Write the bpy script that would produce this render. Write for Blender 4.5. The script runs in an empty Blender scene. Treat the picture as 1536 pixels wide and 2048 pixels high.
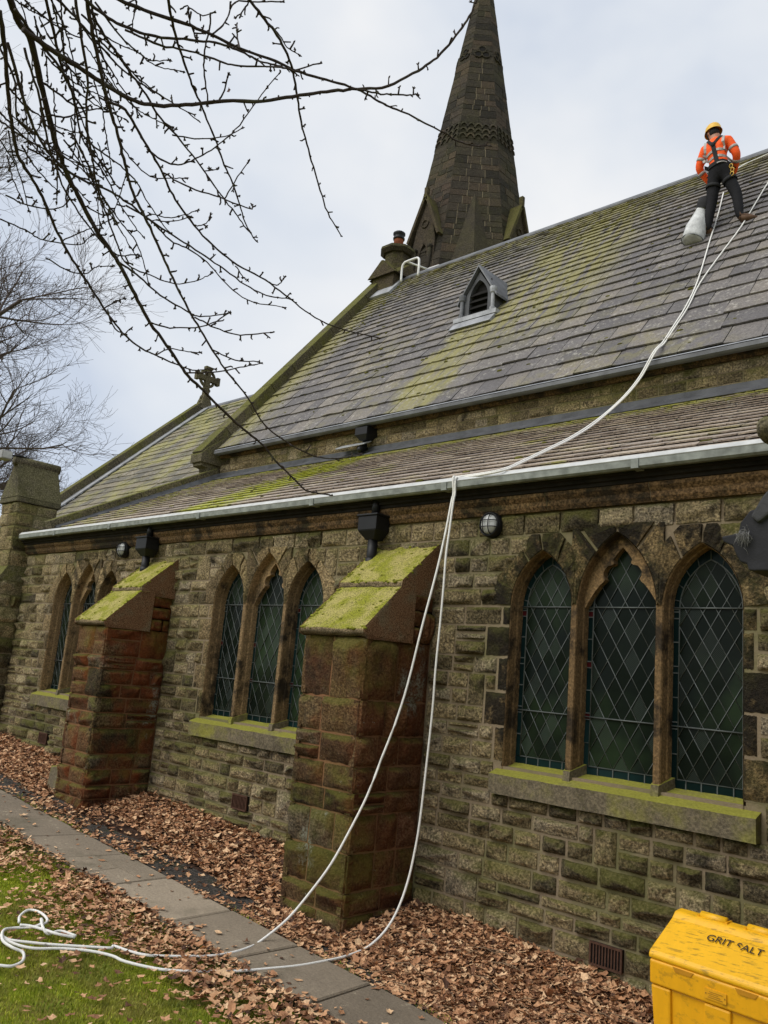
import bpy, math, random
import numpy as np
from mathutils import Matrix, Vector, noise

random.seed(7)
rng = np.random.default_rng(11)
S = bpy.context.scene
COL = S.collection

# ------------------------------------------------------------------ camera, sky, sun, exposure
CAM = np.array([0.0, -6.0, 1.95])
YAW, PITCH, ROLL, FPX = math.radians(43.858), math.radians(11.164), math.radians(4.908), 1660.5
_cy, _sy = math.cos(YAW), math.sin(YAW)
_Rz = np.array([[_cy, -_sy, 0], [_sy, _cy, 0], [0, 0, 1]])
_fw = np.array([0, math.cos(PITCH), math.sin(PITCH)])
_rt = np.array([1.0, 0, 0])
_up = np.cross(_rt, _fw)
_c, _s = math.cos(ROLL), math.sin(ROLL)
CM = np.array([[_c, -_s, 0], [_s, _c, 0], [0, 0, 1]]) @ np.stack([_rt, -_up, _fw]) @ _Rz.T

cam_data = bpy.data.cameras.new('camera')
cam = bpy.data.objects.new('camera', cam_data)
COL.objects.link(cam)
cam_data.sensor_fit = 'VERTICAL'
cam_data.sensor_height = 32.0
cam_data.lens = FPX / 2048 * 32.0
cam_data.clip_end = 3000
cam_data.clip_start = 0.05
cam.matrix_world = Matrix(((CM[0][0], -CM[1][0], -CM[2][0], CAM[0]),
                           (CM[0][1], -CM[1][1], -CM[2][1], CAM[1]),
                           (CM[0][2], -CM[1][2], -CM[2][2], CAM[2]), (0, 0, 0, 1)))
S.camera = cam
S.render.resolution_x, S.render.resolution_y = 768, 1024

SUN_EL, SUN_AZ = math.radians(46), math.radians(200)   # azimuth clockwise from +Y: behind the camera, a little left
world = bpy.data.worlds.new('World')
S.world = world
world.use_nodes = True
wn, wl = world.node_tree.nodes, world.node_tree.links
wn.clear()
w_out = wn.new('ShaderNodeOutputWorld')
w_bg = wn.new('ShaderNodeBackground')
w_bg.inputs['Strength'].default_value = 0.063
w_sky = wn.new('ShaderNodeTexSky')
w_sky.sky_type = 'NISHITA'
w_sky.sun_disc = False
w_sky.sun_elevation = SUN_EL
w_sky.sun_rotation = SUN_AZ
w_sky.air_density = 1.0
w_sky.dust_density = 2.0
w_tc = wn.new('ShaderNodeTexCoord')
w_map = wn.new('ShaderNodeMapping')
w_map.inputs['Scale'].default_value = (1.0, 1.0, 1.5)
w_map.inputs['Location'].default_value = (0.35, 0.1, 0.2)
w_n1 = wn.new('ShaderNodeTexNoise')
w_n1.inputs['Scale'].default_value = 1.5
w_n1.inputs['Detail'].default_value = 5.0
w_n1.inputs['Roughness'].default_value = 0.5
w_n1.inputs['Distortion'].default_value = 0.25
w_ramp = wn.new('ShaderNodeValToRGB')
w_ramp.color_ramp.elements[0].position = 0.39
w_ramp.color_ramp.elements[0].color = (6.3, 7.0, 8.2, 1)
w_ramp.color_ramp.elements[1].position = 0.60
w_ramp.color_ramp.elements[1].color = (9.6, 9.65, 9.7, 1)
w_mid = w_ramp.color_ramp.elements.new(0.48)
w_mid.color = (7.9, 8.35, 9.0, 1)
w_mix = wn.new('ShaderNodeMixRGB')
w_mix.inputs['Fac'].default_value = 0.9
wl.new(w_tc.outputs['Generated'], w_map.inputs['Vector'])
wl.new(w_map.outputs['Vector'], w_n1.inputs['Vector'])
wl.new(w_n1.outputs['Fac'], w_ramp.inputs['Fac'])
wl.new(w_sky.outputs['Color'], w_mix.inputs['Color1'])
wl.new(w_ramp.outputs['Color'], w_mix.inputs['Color2'])
wl.new(w_mix.outputs['Color'], w_bg.inputs['Color'])
wl.new(w_bg.outputs['Background'], w_out.inputs['Surface'])

sun_data = bpy.data.lights.new('sun', 'SUN')
sun_data.energy = 1.5
sun_data.angle = math.radians(50)
sun_data.color = (1.0, 0.96, 0.9)
sun = bpy.data.objects.new('sun', sun_data)
COL.objects.link(sun)
_sd = Vector((math.sin(SUN_AZ) * math.cos(SUN_EL), math.cos(SUN_AZ) * math.cos(SUN_EL), math.sin(SUN_EL)))
sun.rotation_euler = _sd.to_track_quat('Z', 'Y').to_euler()
S.view_settings.view_transform = 'Standard'
S.view_settings.look = 'None'
S.view_settings.gamma = 1.0
S.view_settings.use_curve_mapping = False
S.view_settings.exposure = 0.7


# ------------------------------------------------------------------ measuring helpers
def ray(x, y):
    return CM.T @ np.array([(x - 768) / FPX, (y - 1024) / FPX, 1.0])


def hit(x, y, p0, n):
    """where the line of sight through photo pixel (x, y) meets the plane through p0 with normal n"""
    d = ray(x, y)
    n = np.array(n, float)
    return CAM + d * (n @ (np.array(p0, float) - CAM)) / (n @ d)


def at_dist(x, y, d):
    v = ray(x, y)
    return CAM + v / np.linalg.norm(v) * d


def proj(P):
    q = (np.asarray(P, float) - CAM) @ CM.T
    z = np.maximum(q[:, 2], 0.05)
    return np.stack([768 + FPX * q[:, 0] / z, 1024 + FPX * q[:, 1] / z], 1), q[:, 2]


def score(P):
    """pixels a piece covers in the frame (bounding box of its corners), 0 outside"""
    p, z = proj(P)
    if z.min() < 0.1:
        return 0.0
    x0, y0 = np.maximum(p.min(0), (0, 0))
    x1, y1 = np.minimum(p.max(0), (1536, 2048))
    return float(max(0, x1 - x0) * max(0, y1 - y0))


GS = 0.055


def G(x):
    return -GS * (x + 5.0)


DROP = 0.10        # the bed falls this much from the wall to the path


def gpt(x, y, dz=0.0):
    return hit(x, y, (-5, 0, dz - DROP), (GS, 0, 1))


# ------------------------------------------------------------------ object helpers
def mesh_from(name, verts, faces, mats, mi=None, tint=None, smooth=False):
    me = bpy.data.meshes.new(name)
    me.from_pydata([tuple(v) for v in verts], [], [tuple(f) for f in faces])
    for m in (mats if isinstance(mats, (list, tuple)) else [mats]):
        me.materials.append(m)
    if mi is not None:
        me.polygons.foreach_set('material_index', np.asarray(mi, np.int32))
    if tint is not None:
        a = me.attributes.new('tint', 'FLOAT', 'POINT')
        t = np.full(len(verts), tint, np.float32) if np.isscalar(tint) else np.asarray(tint, np.float32)
        a.data.foreach_set('value', t)
    if smooth is True:
        me.polygons.foreach_set('use_smooth', np.ones(len(faces), bool))
    elif smooth is not False:
        me.polygons.foreach_set('use_smooth', np.asarray(smooth, bool))
    me.update()
    return me


def link(o, parent=None):
    COL.objects.link(o)
    if parent is not None:
        o.parent = parent
    return o


def obj(name, me, parent=None, loc=None, inv=None):
    o = bpy.data.objects.new(name, me)
    link(o, parent)
    if loc is not None:
        o.location = loc
    if inv is not None:
        o.matrix_parent_inverse = Matrix.Translation(-Vector(inv))
    return o


def thing(name, label, cat, loc=(0, 0, 0), group=None):
    o = bpy.data.objects.new(name, None)
    o.empty_display_size = 0.2
    COL.objects.link(o)
    o.location = loc
    return tag(o, label, cat, group)


def tag(o, label, cat, group=None):
    o['label'] = label
    o['category'] = cat
    if group:
        o['group'] = group
    return o


class MB:
    """collects shapes for ONE mesh object"""

    def __init__(s):
        s.v, s.f, s.m, s.t, s.sm = [], [], [], [], []

    def add(s, verts, faces, mi=0, tint=0.5, smooth=False):
        b = len(s.v)
        s.v.extend([tuple(map(float, v)) for v in verts])
        s.f.extend([tuple(i + b for i in f) for f in faces])
        s.m.extend([mi] * len(faces))
        s.t.extend([tint] * len(verts))
        s.sm.extend([smooth] * len(faces))
        return s

    def box(s, a, b, **k):
        (x0, y0, z0), (x1, y1, z1) = a, b
        return s.add([(x0, y0, z0), (x1, y0, z0), (x1, y1, z0), (x0, y1, z0), (x0, y0, z1), (x1, y0, z1), (x1, y1, z1), (x0, y1, z1)],
                     [(0, 3, 2, 1), (4, 5, 6, 7), (0, 1, 5, 4), (1, 2, 6, 5), (2, 3, 7, 6), (3, 0, 4, 7)], **k)

    def prism(s, base, top, **k):
        n = len(base)
        return s.add(list(base) + list(top), [tuple(range(n))[::-1], tuple(range(n, 2 * n))] +
                     [(i, (i + 1) % n, n + (i + 1) % n, n + i) for i in range(n)], **k)

    def extrude(s, prof, axis, a, b, **k):
        """profile of 2-D points (p, q): axis 'x' -> (y, z) swept from x=a to b; axis 'y' -> (x, z)"""
        f = (lambda t, p, q: (t, p, q)) if axis == 'x' else ((lambda t, p, q: (p, t, q)) if axis == 'y' else (lambda t, p, q: (p, q, t)))
        return s.prism([f(a, *p) for p in prof], [f(b, *p) for p in prof], **k)

    def tube(s, pts, rad, n=6, cap=True, **k):
        pts = [np.array(p, float) for p in pts]
        rad = [rad] * len(pts) if np.isscalar(rad) else list(rad)
        vs, fs = [], []
        up = np.array([0.13, 0.21, 0.97])
        for i, p in enumerate(pts):
            d = pts[min(i + 1, len(pts) - 1)] - pts[max(i - 1, 0)]
            d = d / (np.linalg.norm(d) + 1e-9)
            a = np.cross(d, up)
            if np.linalg.norm(a) < 0.1:
                a = np.cross(d, (1, 0, 0))
            a /= np.linalg.norm(a)
            b = np.cross(d, a)
            for j in range(n):
                t = 2 * math.pi * j / n
                vs.append(p + rad[i] * (a * math.cos(t) + b * math.sin(t)))
        for i in range(len(pts) - 1):
            for j in range(n):
                fs.append((i * n + j, i * n + (j + 1) % n, (i + 1) * n + (j + 1) % n, (i + 1) * n + j))
        if cap:
            fs += [tuple(range(n))[::-1], tuple(range((len(pts) - 1) * n, len(pts) * n))]
        k.setdefault('smooth', True)
        return s.add(vs, fs, **k)

    def lathe(s, prof, c, n=16, **k):
        vs, fs = [], []
        for r, z in prof:
            for j in range(n):
                t = 2 * math.pi * j / n
                vs.append((c[0] + r * math.cos(t), c[1] + r * math.sin(t), c[2] + z))
        for i in range(len(prof) - 1):
            for j in range(n):
                fs.append((i * n + j, i * n + (j + 1) % n, (i + 1) * n + (j + 1) % n, (i + 1) * n + j))
        fs += [tuple(range(n))[::-1], tuple(range((len(prof) - 1) * n, len(prof) * n))]
        return s.add(vs, fs, **k)

    def ball(s, c, r, n=12, m=8, **k):
        r = (r, r, r) if np.isscalar(r) else r
        vs, fs = [], []
        for i in range(m + 1):
            ph = math.pi * i / m
            for j in range(n):
                t = 2 * math.pi * j / n
                vs.append((c[0] + r[0] * math.sin(ph) * math.cos(t), c[1] + r[1] * math.sin(ph) * math.sin(t), c[2] + r[2] * math.cos(ph)))
        for i in range(m):
            for j in range(n):
                fs.append((i * n + j, (i + 1) * n + j, (i + 1) * n + (j + 1) % n, i * n + (j + 1) % n))
        k.setdefault('smooth', True)
        return s.add(vs, fs, **k)

    def mesh(s, name, mats):
        return mesh_from(name, s.v, s.f, mats, s.m, s.t, s.sm)

    def build(s, name, mats, parent=None, loc=None, inv=None):
        return obj(name, s.mesh(name, mats), parent, loc, inv)


def catmull(pts, per=6):
    P = [np.array(p, float) for p in pts]
    P = [2 * P[0] - P[1]] + P + [2 * P[-1] - P[-2]]
    out = []
    for i in range(1, len(P) - 2):
        a, b, c, d = P[i - 1:i + 3]
        for k in range(per):
            t = k / per
            out.append(0.5 * (2 * b + (c - a) * t + (2 * a - 5 * b + 4 * c - d) * t * t + (3 * b - a - 3 * c + d) * t ** 3))
    out.append(P[-2])
    return out


def bevel(o, w=0.01, seg=2):
    m = o.modifiers.new('bevel', 'BEVEL')
    m.width = w
    m.segments = seg
    m.limit_method = 'ANGLE'
    m.harden_normals = False
    return o


def dims(o):
    return o


# ------------------------------------------------------------------ materials
class NT:
    def __init__(s, name):
        s.m = bpy.data.materials.new(name)
        s.m.use_nodes = True
        s.n, s.l = s.m.node_tree.nodes, s.m.node_tree.links
        s.n.clear()
        s.out = s.n.new('ShaderNodeOutputMaterial')
        s.b = s.n.new('ShaderNodeBsdfPrincipled')
        s.l.new(s.b.outputs[0], s.out.inputs['Surface'])
        s.geo = s.n.new('ShaderNodeNewGeometry')
        s.pos = s.geo.outputs['Position']

    def put(s, v, sock):
        if isinstance(v, bpy.types.NodeSocket):
            s.l.new(v, sock)
        elif isinstance(v, (tuple, list)) and len(v) == 3 and sock.type == 'RGBA':
            sock.default_value = (*v, 1)
        else:
            sock.default_value = v

    def noise(s, scale, detail=4, rough=0.55, vec=None, dist=0.0, color=False):
        n = s.n.new('ShaderNodeTexNoise')
        n.inputs['Scale'].default_value = scale
        n.inputs['Detail'].default_value = detail
        n.inputs['Roughness'].default_value = rough
        n.inputs['Distortion'].default_value = dist
        s.l.new(vec or s.pos, n.inputs['Vector'])
        return n.outputs['Color' if color else 'Fac']

    def voronoi(s, scale, feature='F1', vec=None, out='Distance', rand=1.0):
        n = s.n.new('ShaderNodeTexVoronoi')
        n.feature = feature
        n.inputs['Scale'].default_value = scale
        n.inputs['Randomness'].default_value = rand
        s.l.new(vec or s.pos, n.inputs['Vector'])
        return n.outputs[out]

    def scaled(s, sc, loc=(0, 0, 0)):
        n = s.n.new('ShaderNodeMapping')
        n.inputs['Scale'].default_value = sc
        n.inputs['Location'].default_value = loc
        s.l.new(s.pos, n.inputs['Vector'])
        return n.outputs[0]

    def math(s, op, a, b=0.0, clamp=False):
        n = s.n.new('ShaderNodeMath')
        n.operation = op
        n.use_clamp = clamp
        s.put(a, n.inputs[0])
        s.put(b, n.inputs[1])
        return n.outputs[0]

    def rng(s, v, a, b, c=0.0, d=1.0, smooth=True):
        n = s.n.new('ShaderNodeMapRange')
        n.interpolation_type = 'SMOOTHSTEP' if smooth else 'LINEAR'
        s.put(v, n.inputs[0])
        for i, q in enumerate((a, b, c, d)):
            n.inputs[i + 1].default_value = q
        return n.outputs[0]

    def ramp(s, v, stops, const=False):
        n = s.n.new('ShaderNodeValToRGB')
        e = n.color_ramp.elements
        if const:
            n.color_ramp.interpolation = 'CONSTANT'
        e[0].position, e[0].color = stops[0][0], (*stops[0][1], 1)
        e[1].position, e[1].color = stops[-1][0], (*stops[-1][1], 1)
        for p, c in stops[1:-1]:
            q = e.new(p)
            q.color = (*c, 1)
        s.put(v, n.inputs[0])
        return n.outputs[0]

    def mix(s, f, a, b, mode='MIX'):
        n = s.n.new('ShaderNodeMixRGB')
        n.blend_type = mode
        s.put(f, n.inputs[0])
        s.put(a, n.inputs[1])
        s.put(b, n.inputs[2])
        return n.outputs[0]

    def xyz(s, v=None):
        n = s.n.new('ShaderNodeSeparateXYZ')
        s.l.new(v or s.pos, n.inputs[0])
        return n.outputs

    def tint(s):
        n = s.n.new('ShaderNodeAttribute')
        n.attribute_name = 'tint'
        return n.outputs['Fac']

    def rand(s):
        return s.n.new('ShaderNodeObjectInfo').outputs['Random']

    def bump(s, h, strength=0.5, dist=0.02):
        n = s.n.new('ShaderNodeBump')
        n.inputs['Strength'].default_value = strength
        n.inputs['Distance'].default_value = dist
        s.l.new(h, n.inputs['Height'])
        s.l.new(n.outputs[0], s.b.inputs['Normal'])

    def done(s, col, rough=0.85, spec=0.3, metal=0.0):
        s.put(col, s.b.inputs['Base Color'])
        s.put(rough, s.b.inputs['Roughness'])
        s.b.inputs['Specular IOR Level'].default_value = spec
        s.b.inputs['Metallic'].default_value = metal
        return s.m


def plain(name, col, rough=0.6, spec=0.4, metal=0.0, var=0.25, scale=12, bump=0.0):
    t = NT(name)
    n = t.noise(scale, 6)
    c = t.mix(1.0, col, t.ramp(n, [(0.25, (1 - var,) * 3), (0.75, (1 + var,) * 3)]), 'MULTIPLY')
    if bump:
        t.bump(t.noise(scale * 6, 5), bump, 0.01)
    return t.done(c, rough, spec, metal)


def stone_mat(name, stops, moss=0.5, soot=0.3, red=0.0, lichen=0.4, bump=0.9, pale=0.0, contrast=1.0, soot_lo=0.52, mosscol=(0.125, 0.128, 0.020)):
    t = NT(name)
    big = t.noise(0.9, 5, 0.6, dist=0.4)
    mid = t.noise(6.5, 9, 0.62)
    fine = t.noise(48, 8, 0.68)
    grain = t.noise(170, 4, 0.6)
    x, y, z = t.xyz()
    nz = t.xyz(t.geo.outputs['Normal'])[2]
    col = t.ramp(t.math('ADD', t.tint(), t.math('MULTIPLY', t.math('SUBTRACT', mid, 0.5), 0.5)), stops)
    col = t.mix(contrast, col, t.ramp(fine, [(0.36, (0.26, 0.25, 0.24)), (0.5, (0.92, 0.92, 0.92)), (0.64, (1.95, 1.9, 1.8))]), 'MULTIPLY')
    if red:
        rmask = t.math('MULTIPLY', t.rng(t.noise(1.1, 6, 0.65, vec=t.scaled((1, 1, 0.8), (3.3, 0, 1.1))), 0.36, 0.50), t.rng(t.xyz(t.geo.outputs['Normal'])[0], -0.1, 0.6, 0.35, 1.0))
        rmask = t.math('MULTIPLY', rmask, t.rng(x, -5.5, -8.0, 0.55, 1.0))
        col = t.mix(t.math('MULTIPLY', t.math('MULTIPLY', rmask, t.rng(mid, 0.25, 0.6, 0.45, 1.0)), red), col, t.mix(fine, (0.07, 0.020, 0.008), (0.36, 0.10, 0.034)))
    if soot:
        sm = t.rng(t.math('ADD', t.math('MULTIPLY', t.noise(2.0, 8, 0.65, vec=t.scaled((1, 1, 0.8), (9, 2, 0))), 0.7), t.math('MULTIPLY', mid, 0.3)), soot_lo, soot_lo + 0.1)
        col = t.mix(t.math('MULTIPLY', sm, soot), col, t.mix(fine, (0.008, 0.007, 0.006), (0.028, 0.024, 0.019)))
    if moss:
        mm = t.math('ADD', t.math('MULTIPLY', big, 0.75), t.math('ADD', t.math('MULTIPLY', nz, 0.22), t.math('MULTIPLY', mid, 0.35)))
        mf = t.rng(mm, 0.50, 0.74)
        col = t.mix(t.math('MULTIPLY', mf, moss), col, t.mix(fine, tuple(c * 0.45 for c in mosscol), tuple(c * 1.7 for c in mosscol)))
    if lichen:
        lm = t.math('MULTIPLY', t.rng(t.noise(30, 5, 0.7, vec=t.scaled((1, 1, 1), (4, 4, 4))), 0.62, 0.70), t.rng(mid, 0.48, 0.62))
        col = t.mix(t.math('MULTIPLY', lm, lichen), col, (0.36, 0.34, 0.27))
    if pale:
        pm = t.math('MULTIPLY', t.rng(t.noise(1.7, 7, 0.65, vec=t.scaled((1, 1, 0.7), (1, 15, 6))), 0.60, 0.68), t.rng(fine, 0.40, 0.56))
        col = t.mix(t.math('MULTIPLY', pm, pale), col, (0.30, 0.32, 0.25))
    h = t.math('ADD', t.math('MULTIPLY', t.noise(15, 9, 0.66), 1.0), t.math('ADD', t.math('MULTIPLY', fine, 0.55), t.math('MULTIPLY', grain, 0.2)))
    t.bump(h, bump, 0.07)
    return t.done(col, 0.92, 0.15)


WALL = [(0.0, (0.085, 0.071, 0.046)), (0.25, (0.165, 0.132, 0.075)), (0.5, (0.245, 0.195, 0.108)), (0.72, (0.325, 0.255, 0.145)), (0.88, (0.40, 0.325, 0.21)), (1.0, (0.27, 0.225, 0.16))]
M_wall = stone_mat('gritstone', WALL, moss=0.55, soot=0.75, lichen=0.7, soot_lo=0.525)
M_butt = stone_mat('buttress_stone', [(0.0, (0.036, 0.027, 0.016)), (0.4, (0.085, 0.062, 0.032)), (0.7, (0.145, 0.102, 0.050)), (1.0, (0.14, 0.118, 0.085))], moss=0.6, soot=0.35, red=0.95, lichen=0.85, pale=0.8)
M_stain = stone_mat('soot_stained_stone', [(0.0, (0.10, 0.072, 0.036)), (0.5, (0.21, 0.15, 0.072)), (1.0, (0.34, 0.245, 0.125))], moss=0.3, soot=0.94, soot_lo=0.42, lichen=0.6)
M_buff = stone_mat('buff_jamb_stone', [(0.0, (0.14, 0.105, 0.06)), (0.5, (0.25, 0.185, 0.10)), (1.0, (0.37, 0.275, 0.15))], moss=0.35, soot=0.85, soot_lo=0.50, lichen=0.5)
M_dress2 = stone_mat('buff_dressed_stone', [(0.0, (0.14, 0.095, 0.05)), (0.5, (0.225, 0.152, 0.078)), (1.0, (0.31, 0.21, 0.108))], moss=0.0, soot=0.9, soot_lo=0.50, lichen=0.05, bump=0.25, contrast=0.6)
M_dress = stone_mat('dressed_sandstone', [(0.0, (0.11, 0.070, 0.034)), (0.5, (0.18, 0.116, 0.056)), (1.0, (0.26, 0.17, 0.082))], moss=0.0, soot=0.88, soot_lo=0.48, lichen=0.05, bump=0.25, contrast=0.6)
M_corn = stone_mat('sooty_cornice_stone', [(0.0, (0.07, 0.045, 0.024)), (1.0, (0.16, 0.10, 0.05))], moss=0.15, soot=0.9, soot_lo=0.49, lichen=0.1, bump=0.4)
M_sill = stone_mat('mossy_sill_stone', [(0.0, (0.11, 0.092, 0.062)), (1.0, (0.17, 0.142, 0.095))], moss=0.95, soot=0.35, lichen=0.1, bump=0.35, mosscol=(0.21, 0.205, 0.032), contrast=0.5)
M_cop = stone_mat('coping_stone', [(0.0, (0.095, 0.085, 0.055)), (1.0, (0.16, 0.14, 0.095))], moss=0.7, soot=0.35, lichen=0.4, bump=0.6)
M_pier = stone_mat('lichened_cap_stone', [(0.0, (0.07, 0.062, 0.046)), (1.0, (0.14, 0.122, 0.088))], moss=0.25, soot=0.45, lichen=0.9, bump=0.5)
M_dark = stone_mat('sooty_carved_stone', [(0.0, (0.014, 0.014, 0.016)), (1.0, (0.034, 0.033, 0.036))], moss=0.0, soot=0.5, lichen=0.15, bump=0.35)
M_spire = stone_mat('spire_stone', [(0.0, (0.028, 0.025, 0.021)), (0.35, (0.041, 0.036, 0.029)), (0.7, (0.058, 0.049, 0.038)), (1.0, (0.075, 0.055, 0.041))], moss=0.12, soot=0.4, lichen=0.3, bump=0.7)
M_chim = stone_mat('chimney_stone', [(0.0, (0.05, 0.043, 0.03)), (1.0, (0.13, 0.10, 0.065))], moss=0.5, soot=0.5, lichen=0.3)


def mortar_mat(name, col, moss=0.5):
    t = NT(name)
    big = t.noise(0.9, 5, 0.6, dist=0.4)
    f = t.noise(60, 6, 0.65)
    c = t.mix(f, tuple(q * 0.62 for q in col), tuple(q * 1.3 for q in col))
    c = t.mix(t.math('MULTIPLY', t.rng(t.math('ADD', big, t.math('MULTIPLY', f, 0.1)), 0.5, 0.66), moss), c, (0.105, 0.115, 0.035))
    t.bump(t.noise(35, 6), 0.6, 0.01)
    return t.done(c, 0.95, 0.1)


M_mortar = mortar_mat('lime_mortar', (0.225, 0.175, 0.115), 0.6)
M_bmortar = mortar_mat('reddish_mortar', (0.20, 0.10, 0.05), 0.3)
M_smortar = mortar_mat('spire_mortar', (0.30, 0.25, 0.17), 0.05)


def cap_mat():
    t = NT('algae_covered_weathering')
    x, y, z = t.xyz()
    mid = t.noise(5, 8, 0.6)
    f = t.noise(85, 7, 0.75)
    nz = t.xyz(t.geo.outputs['Normal'])[2]
    stone = t.mix(t.rng(f, 0.38, 0.62), (0.075, 0.058, 0.034), (0.32, 0.24, 0.14))
    alg = t.mix(t.rng(mid, 0.38, 0.62), (0.27, 0.275, 0.032), (0.42, 0.365, 0.125))
    alg = t.mix(t.rng(f, 0.40, 0.53, 0.85, 0.0), alg, (0.05, 0.05, 0.016))
    c = t.mix(t.rng(nz, 0.2, 0.62), stone, alg)
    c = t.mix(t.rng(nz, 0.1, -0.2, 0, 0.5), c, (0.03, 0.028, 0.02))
    side = t.math('MULTIPLY', t.rng(t.xyz(t.geo.outputs['Normal'])[0], 0.5, 0.9), t.rng(mid, 0.3, 0.55))
    c = t.mix(t.math('MULTIPLY', side, 0.55), c, t.mix(t.rng(f, 0.38, 0.62), (0.08, 0.030, 0.013), (0.30, 0.125, 0.055)))
    t.bump(t.math('ADD', f, t.noise(25, 6)), 0.7, 0.015)
    return t.done(c, 0.95, 0.1)


M_cap = cap_mat()


def slate_mat(name, stops, kind):
    t = NT(name)
    x, y, z = t.xyz()
    warp = t.math('MULTIPLY', t.math('SUBTRACT', t.noise(1.6, 5), 0.5), 1.0)
    xw = t.math('ADD', x, warp)
    mid = t.noise(5, 8, 0.62)
    fine = t.noise(40, 7, 0.7)
    col = t.ramp(t.math('ADD', t.tint(), t.math('MULTIPLY', t.math('SUBTRACT', mid, 0.5), 0.35)), stops)
    col = t.mix(1.0, col, t.ramp(fine, [(0.30, (0.55, 0.55, 0.55)), (0.70, (1.45, 1.43, 1.4))]), 'MULTIPLY')
    streaky = t.noise(3.0, 6, 0.6, vec=t.scaled((2.5, 0.5, 0.5)))

    def band(c, w, soft):
        return t.rng(t.math('ABSOLUTE', t.math('SUBTRACT', xw, c)), w + soft, w)
    if kind == 'nave':
        green = t.mix(fine, (0.14, 0.130, 0.040), (0.33, 0.30, 0.105))
        a = t.math('MULTIPLY', band(-8.25, 0.38, 0.22), t.rng(y, 4.75, 4.55))
        a = t.math('MULTIPLY', a, t.rng(streaky, 0.32, 0.56, 0.3, 0.85))
        b = t.math('MULTIPLY', band(-7.2, 0.6, 0.9), t.rng(y, 3.4, 4.6))
        b = t.math('MULTIPLY', b, t.rng(streaky, 0.36, 0.56, 0.0, 0.8))
        c = t.math('MULTIPLY', t.rng(y, 6.2, 7.05), t.rng(mid, 0.42, 0.60, 0.1, 0.9))
        d = t.math('MULTIPLY', t.rng(x, -12.1, -12.9), t.rng(streaky, 0.3, 0.5, 0.0, 0.8))
        e = t.math('MULTIPLY', t.rng(t.noise(0.55, 4, 0.5), 0.48, 0.66), t.rng(mid, 0.42, 0.62, 0.0, 0.32))
        m = t.math('MAXIMUM', t.math('MAXIMUM', a, b), t.math('MAXIMUM', t.math('MAXIMUM', c, d), e))
        col = t.mix(m, col, green)
        lich = 0.5
    elif kind == 'aisle':
        lime = t.mix(fine, (0.22, 0.24, 0.018), (0.48, 0.49, 0.05))
        a = t.math('MULTIPLY', band(-9.1, 0.30, 0.5), t.rng(streaky, 0.3, 0.48, 0.2, 0.95))
        c = t.math('MULTIPLY', t.rng(y, 2.2, 2.9), t.rng(mid, 0.36, 0.58, 0.15, 0.9))
        d = t.math('MULTIPLY', t.rng(x, -10.8, -12.6), t.rng(mid, 0.42, 0.6, 0.0, 0.55))
        e = t.rng(t.noise(1.1, 6, 0.6), 0.56, 0.72, 0, 0.6)
        col = t.mix(t.math('MAXIMUM', a, t.math('MAXIMUM', c, t.math('MAXIMUM', d, e))), col, lime)
        lich = 0.7
    else:
        a = t.rng(t.math('ADD', t.noise(1.0, 6, 0.6), t.math('MULTIPLY', t.rng(y, 4.0, 7.0), 0.12)), 0.46, 0.66, 0.05, 0.9)
        col = t.mix(a, col, t.mix(fine, (0.16, 0.155, 0.035), (0.36, 0.33, 0.14)))
        b = t.rng(t.math('ADD', t.noise(2.3, 6, 0.65), t.math('MULTIPLY', t.rng(y, 4.5, 7.0), 0.1)), 0.60, 0.68)
        col = t.mix(b, col, (0.06, 0.065, 0.012))
        lich = 0.6
    lm = t.math('MULTIPLY', t.rng(t.noise(15, 5, 0.66, vec=t.scaled((1, 1, 1), (7, 1, 3))), 0.56, 0.62), t.rng(t.noise(1.5, 5), 0.36, 0.56))
    col = t.mix(t.math('MULTIPLY', lm, lich), col, (0.42, 0.40, 0.35))
    mossy = t.math('MULTIPLY', t.rng(t.noise(9, 4, 0.6, vec=t.scaled((1, 1, 1), (1, 8, 2))), 0.67, 0.71), 0.9)
    col = t.mix(mossy, col, (0.045, 0.048, 0.015))
    t.bump(t.math('ADD', t.noise(12, 8, 0.65), t.math('MULTIPLY', fine, 0.5)), 0.55, 0.02)
    return t.done(col, t.rng(mid, 0.3, 0.7, 0.55, 0.8), 0.3)


M_slate = slate_mat('grey_stone_slate', [(0.0, (0.098, 0.092, 0.094)), (0.35, (0.128, 0.119, 0.118)), (0.7, (0.152, 0.140, 0.134)), (1.0, (0.188, 0.168, 0.148))], 'nave')
M_aisle = slate_mat('brown_stone_slate', [(0.0, (0.22, 0.178, 0.150)), (0.4, (0.30, 0.248, 0.205)), (0.75, (0.37, 0.31, 0.25)), (1.0, (0.45, 0.385, 0.30))], 'aisle')
M_chan = slate_mat('mossy_stone_slate', [(0.0, (0.10, 0.095, 0.085)), (0.5, (0.15, 0.135, 0.11)), (1.0, (0.21, 0.185, 0.14))], 'chancel')
M_under = plain('dark_underlay_and_openings', (0.018, 0.017, 0.016), 0.9, 0.1)  # near-black roof underlay, also painted in as the darkness inside openings
M_lead = plain('weathered_lead', (0.30, 0.31, 0.325), 0.55, 0.4, 0.25, 0.35, 5, 0.2)
M_leadd = plain('dull_lead', (0.135, 0.14, 0.15), 0.6, 0.35, 0.15, 0.4, 4, 0.2)
M_leadk = plain('dark_lead_flashing', (0.075, 0.078, 0.084), 0.65, 0.3, 0.1, 0.45, 5, 0.25)
M_gut = plain('skylit_gutter_lip', (0.47, 0.48, 0.47), 0.5, 0.4, 0, 0.2, 9)  # gutter lip: sky reflection put into a paler colour than the face
M_gutd = plain('grey_green_gutter_face', (0.20, 0.215, 0.195), 0.6, 0.3, 0, 0.45, 11)
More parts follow.
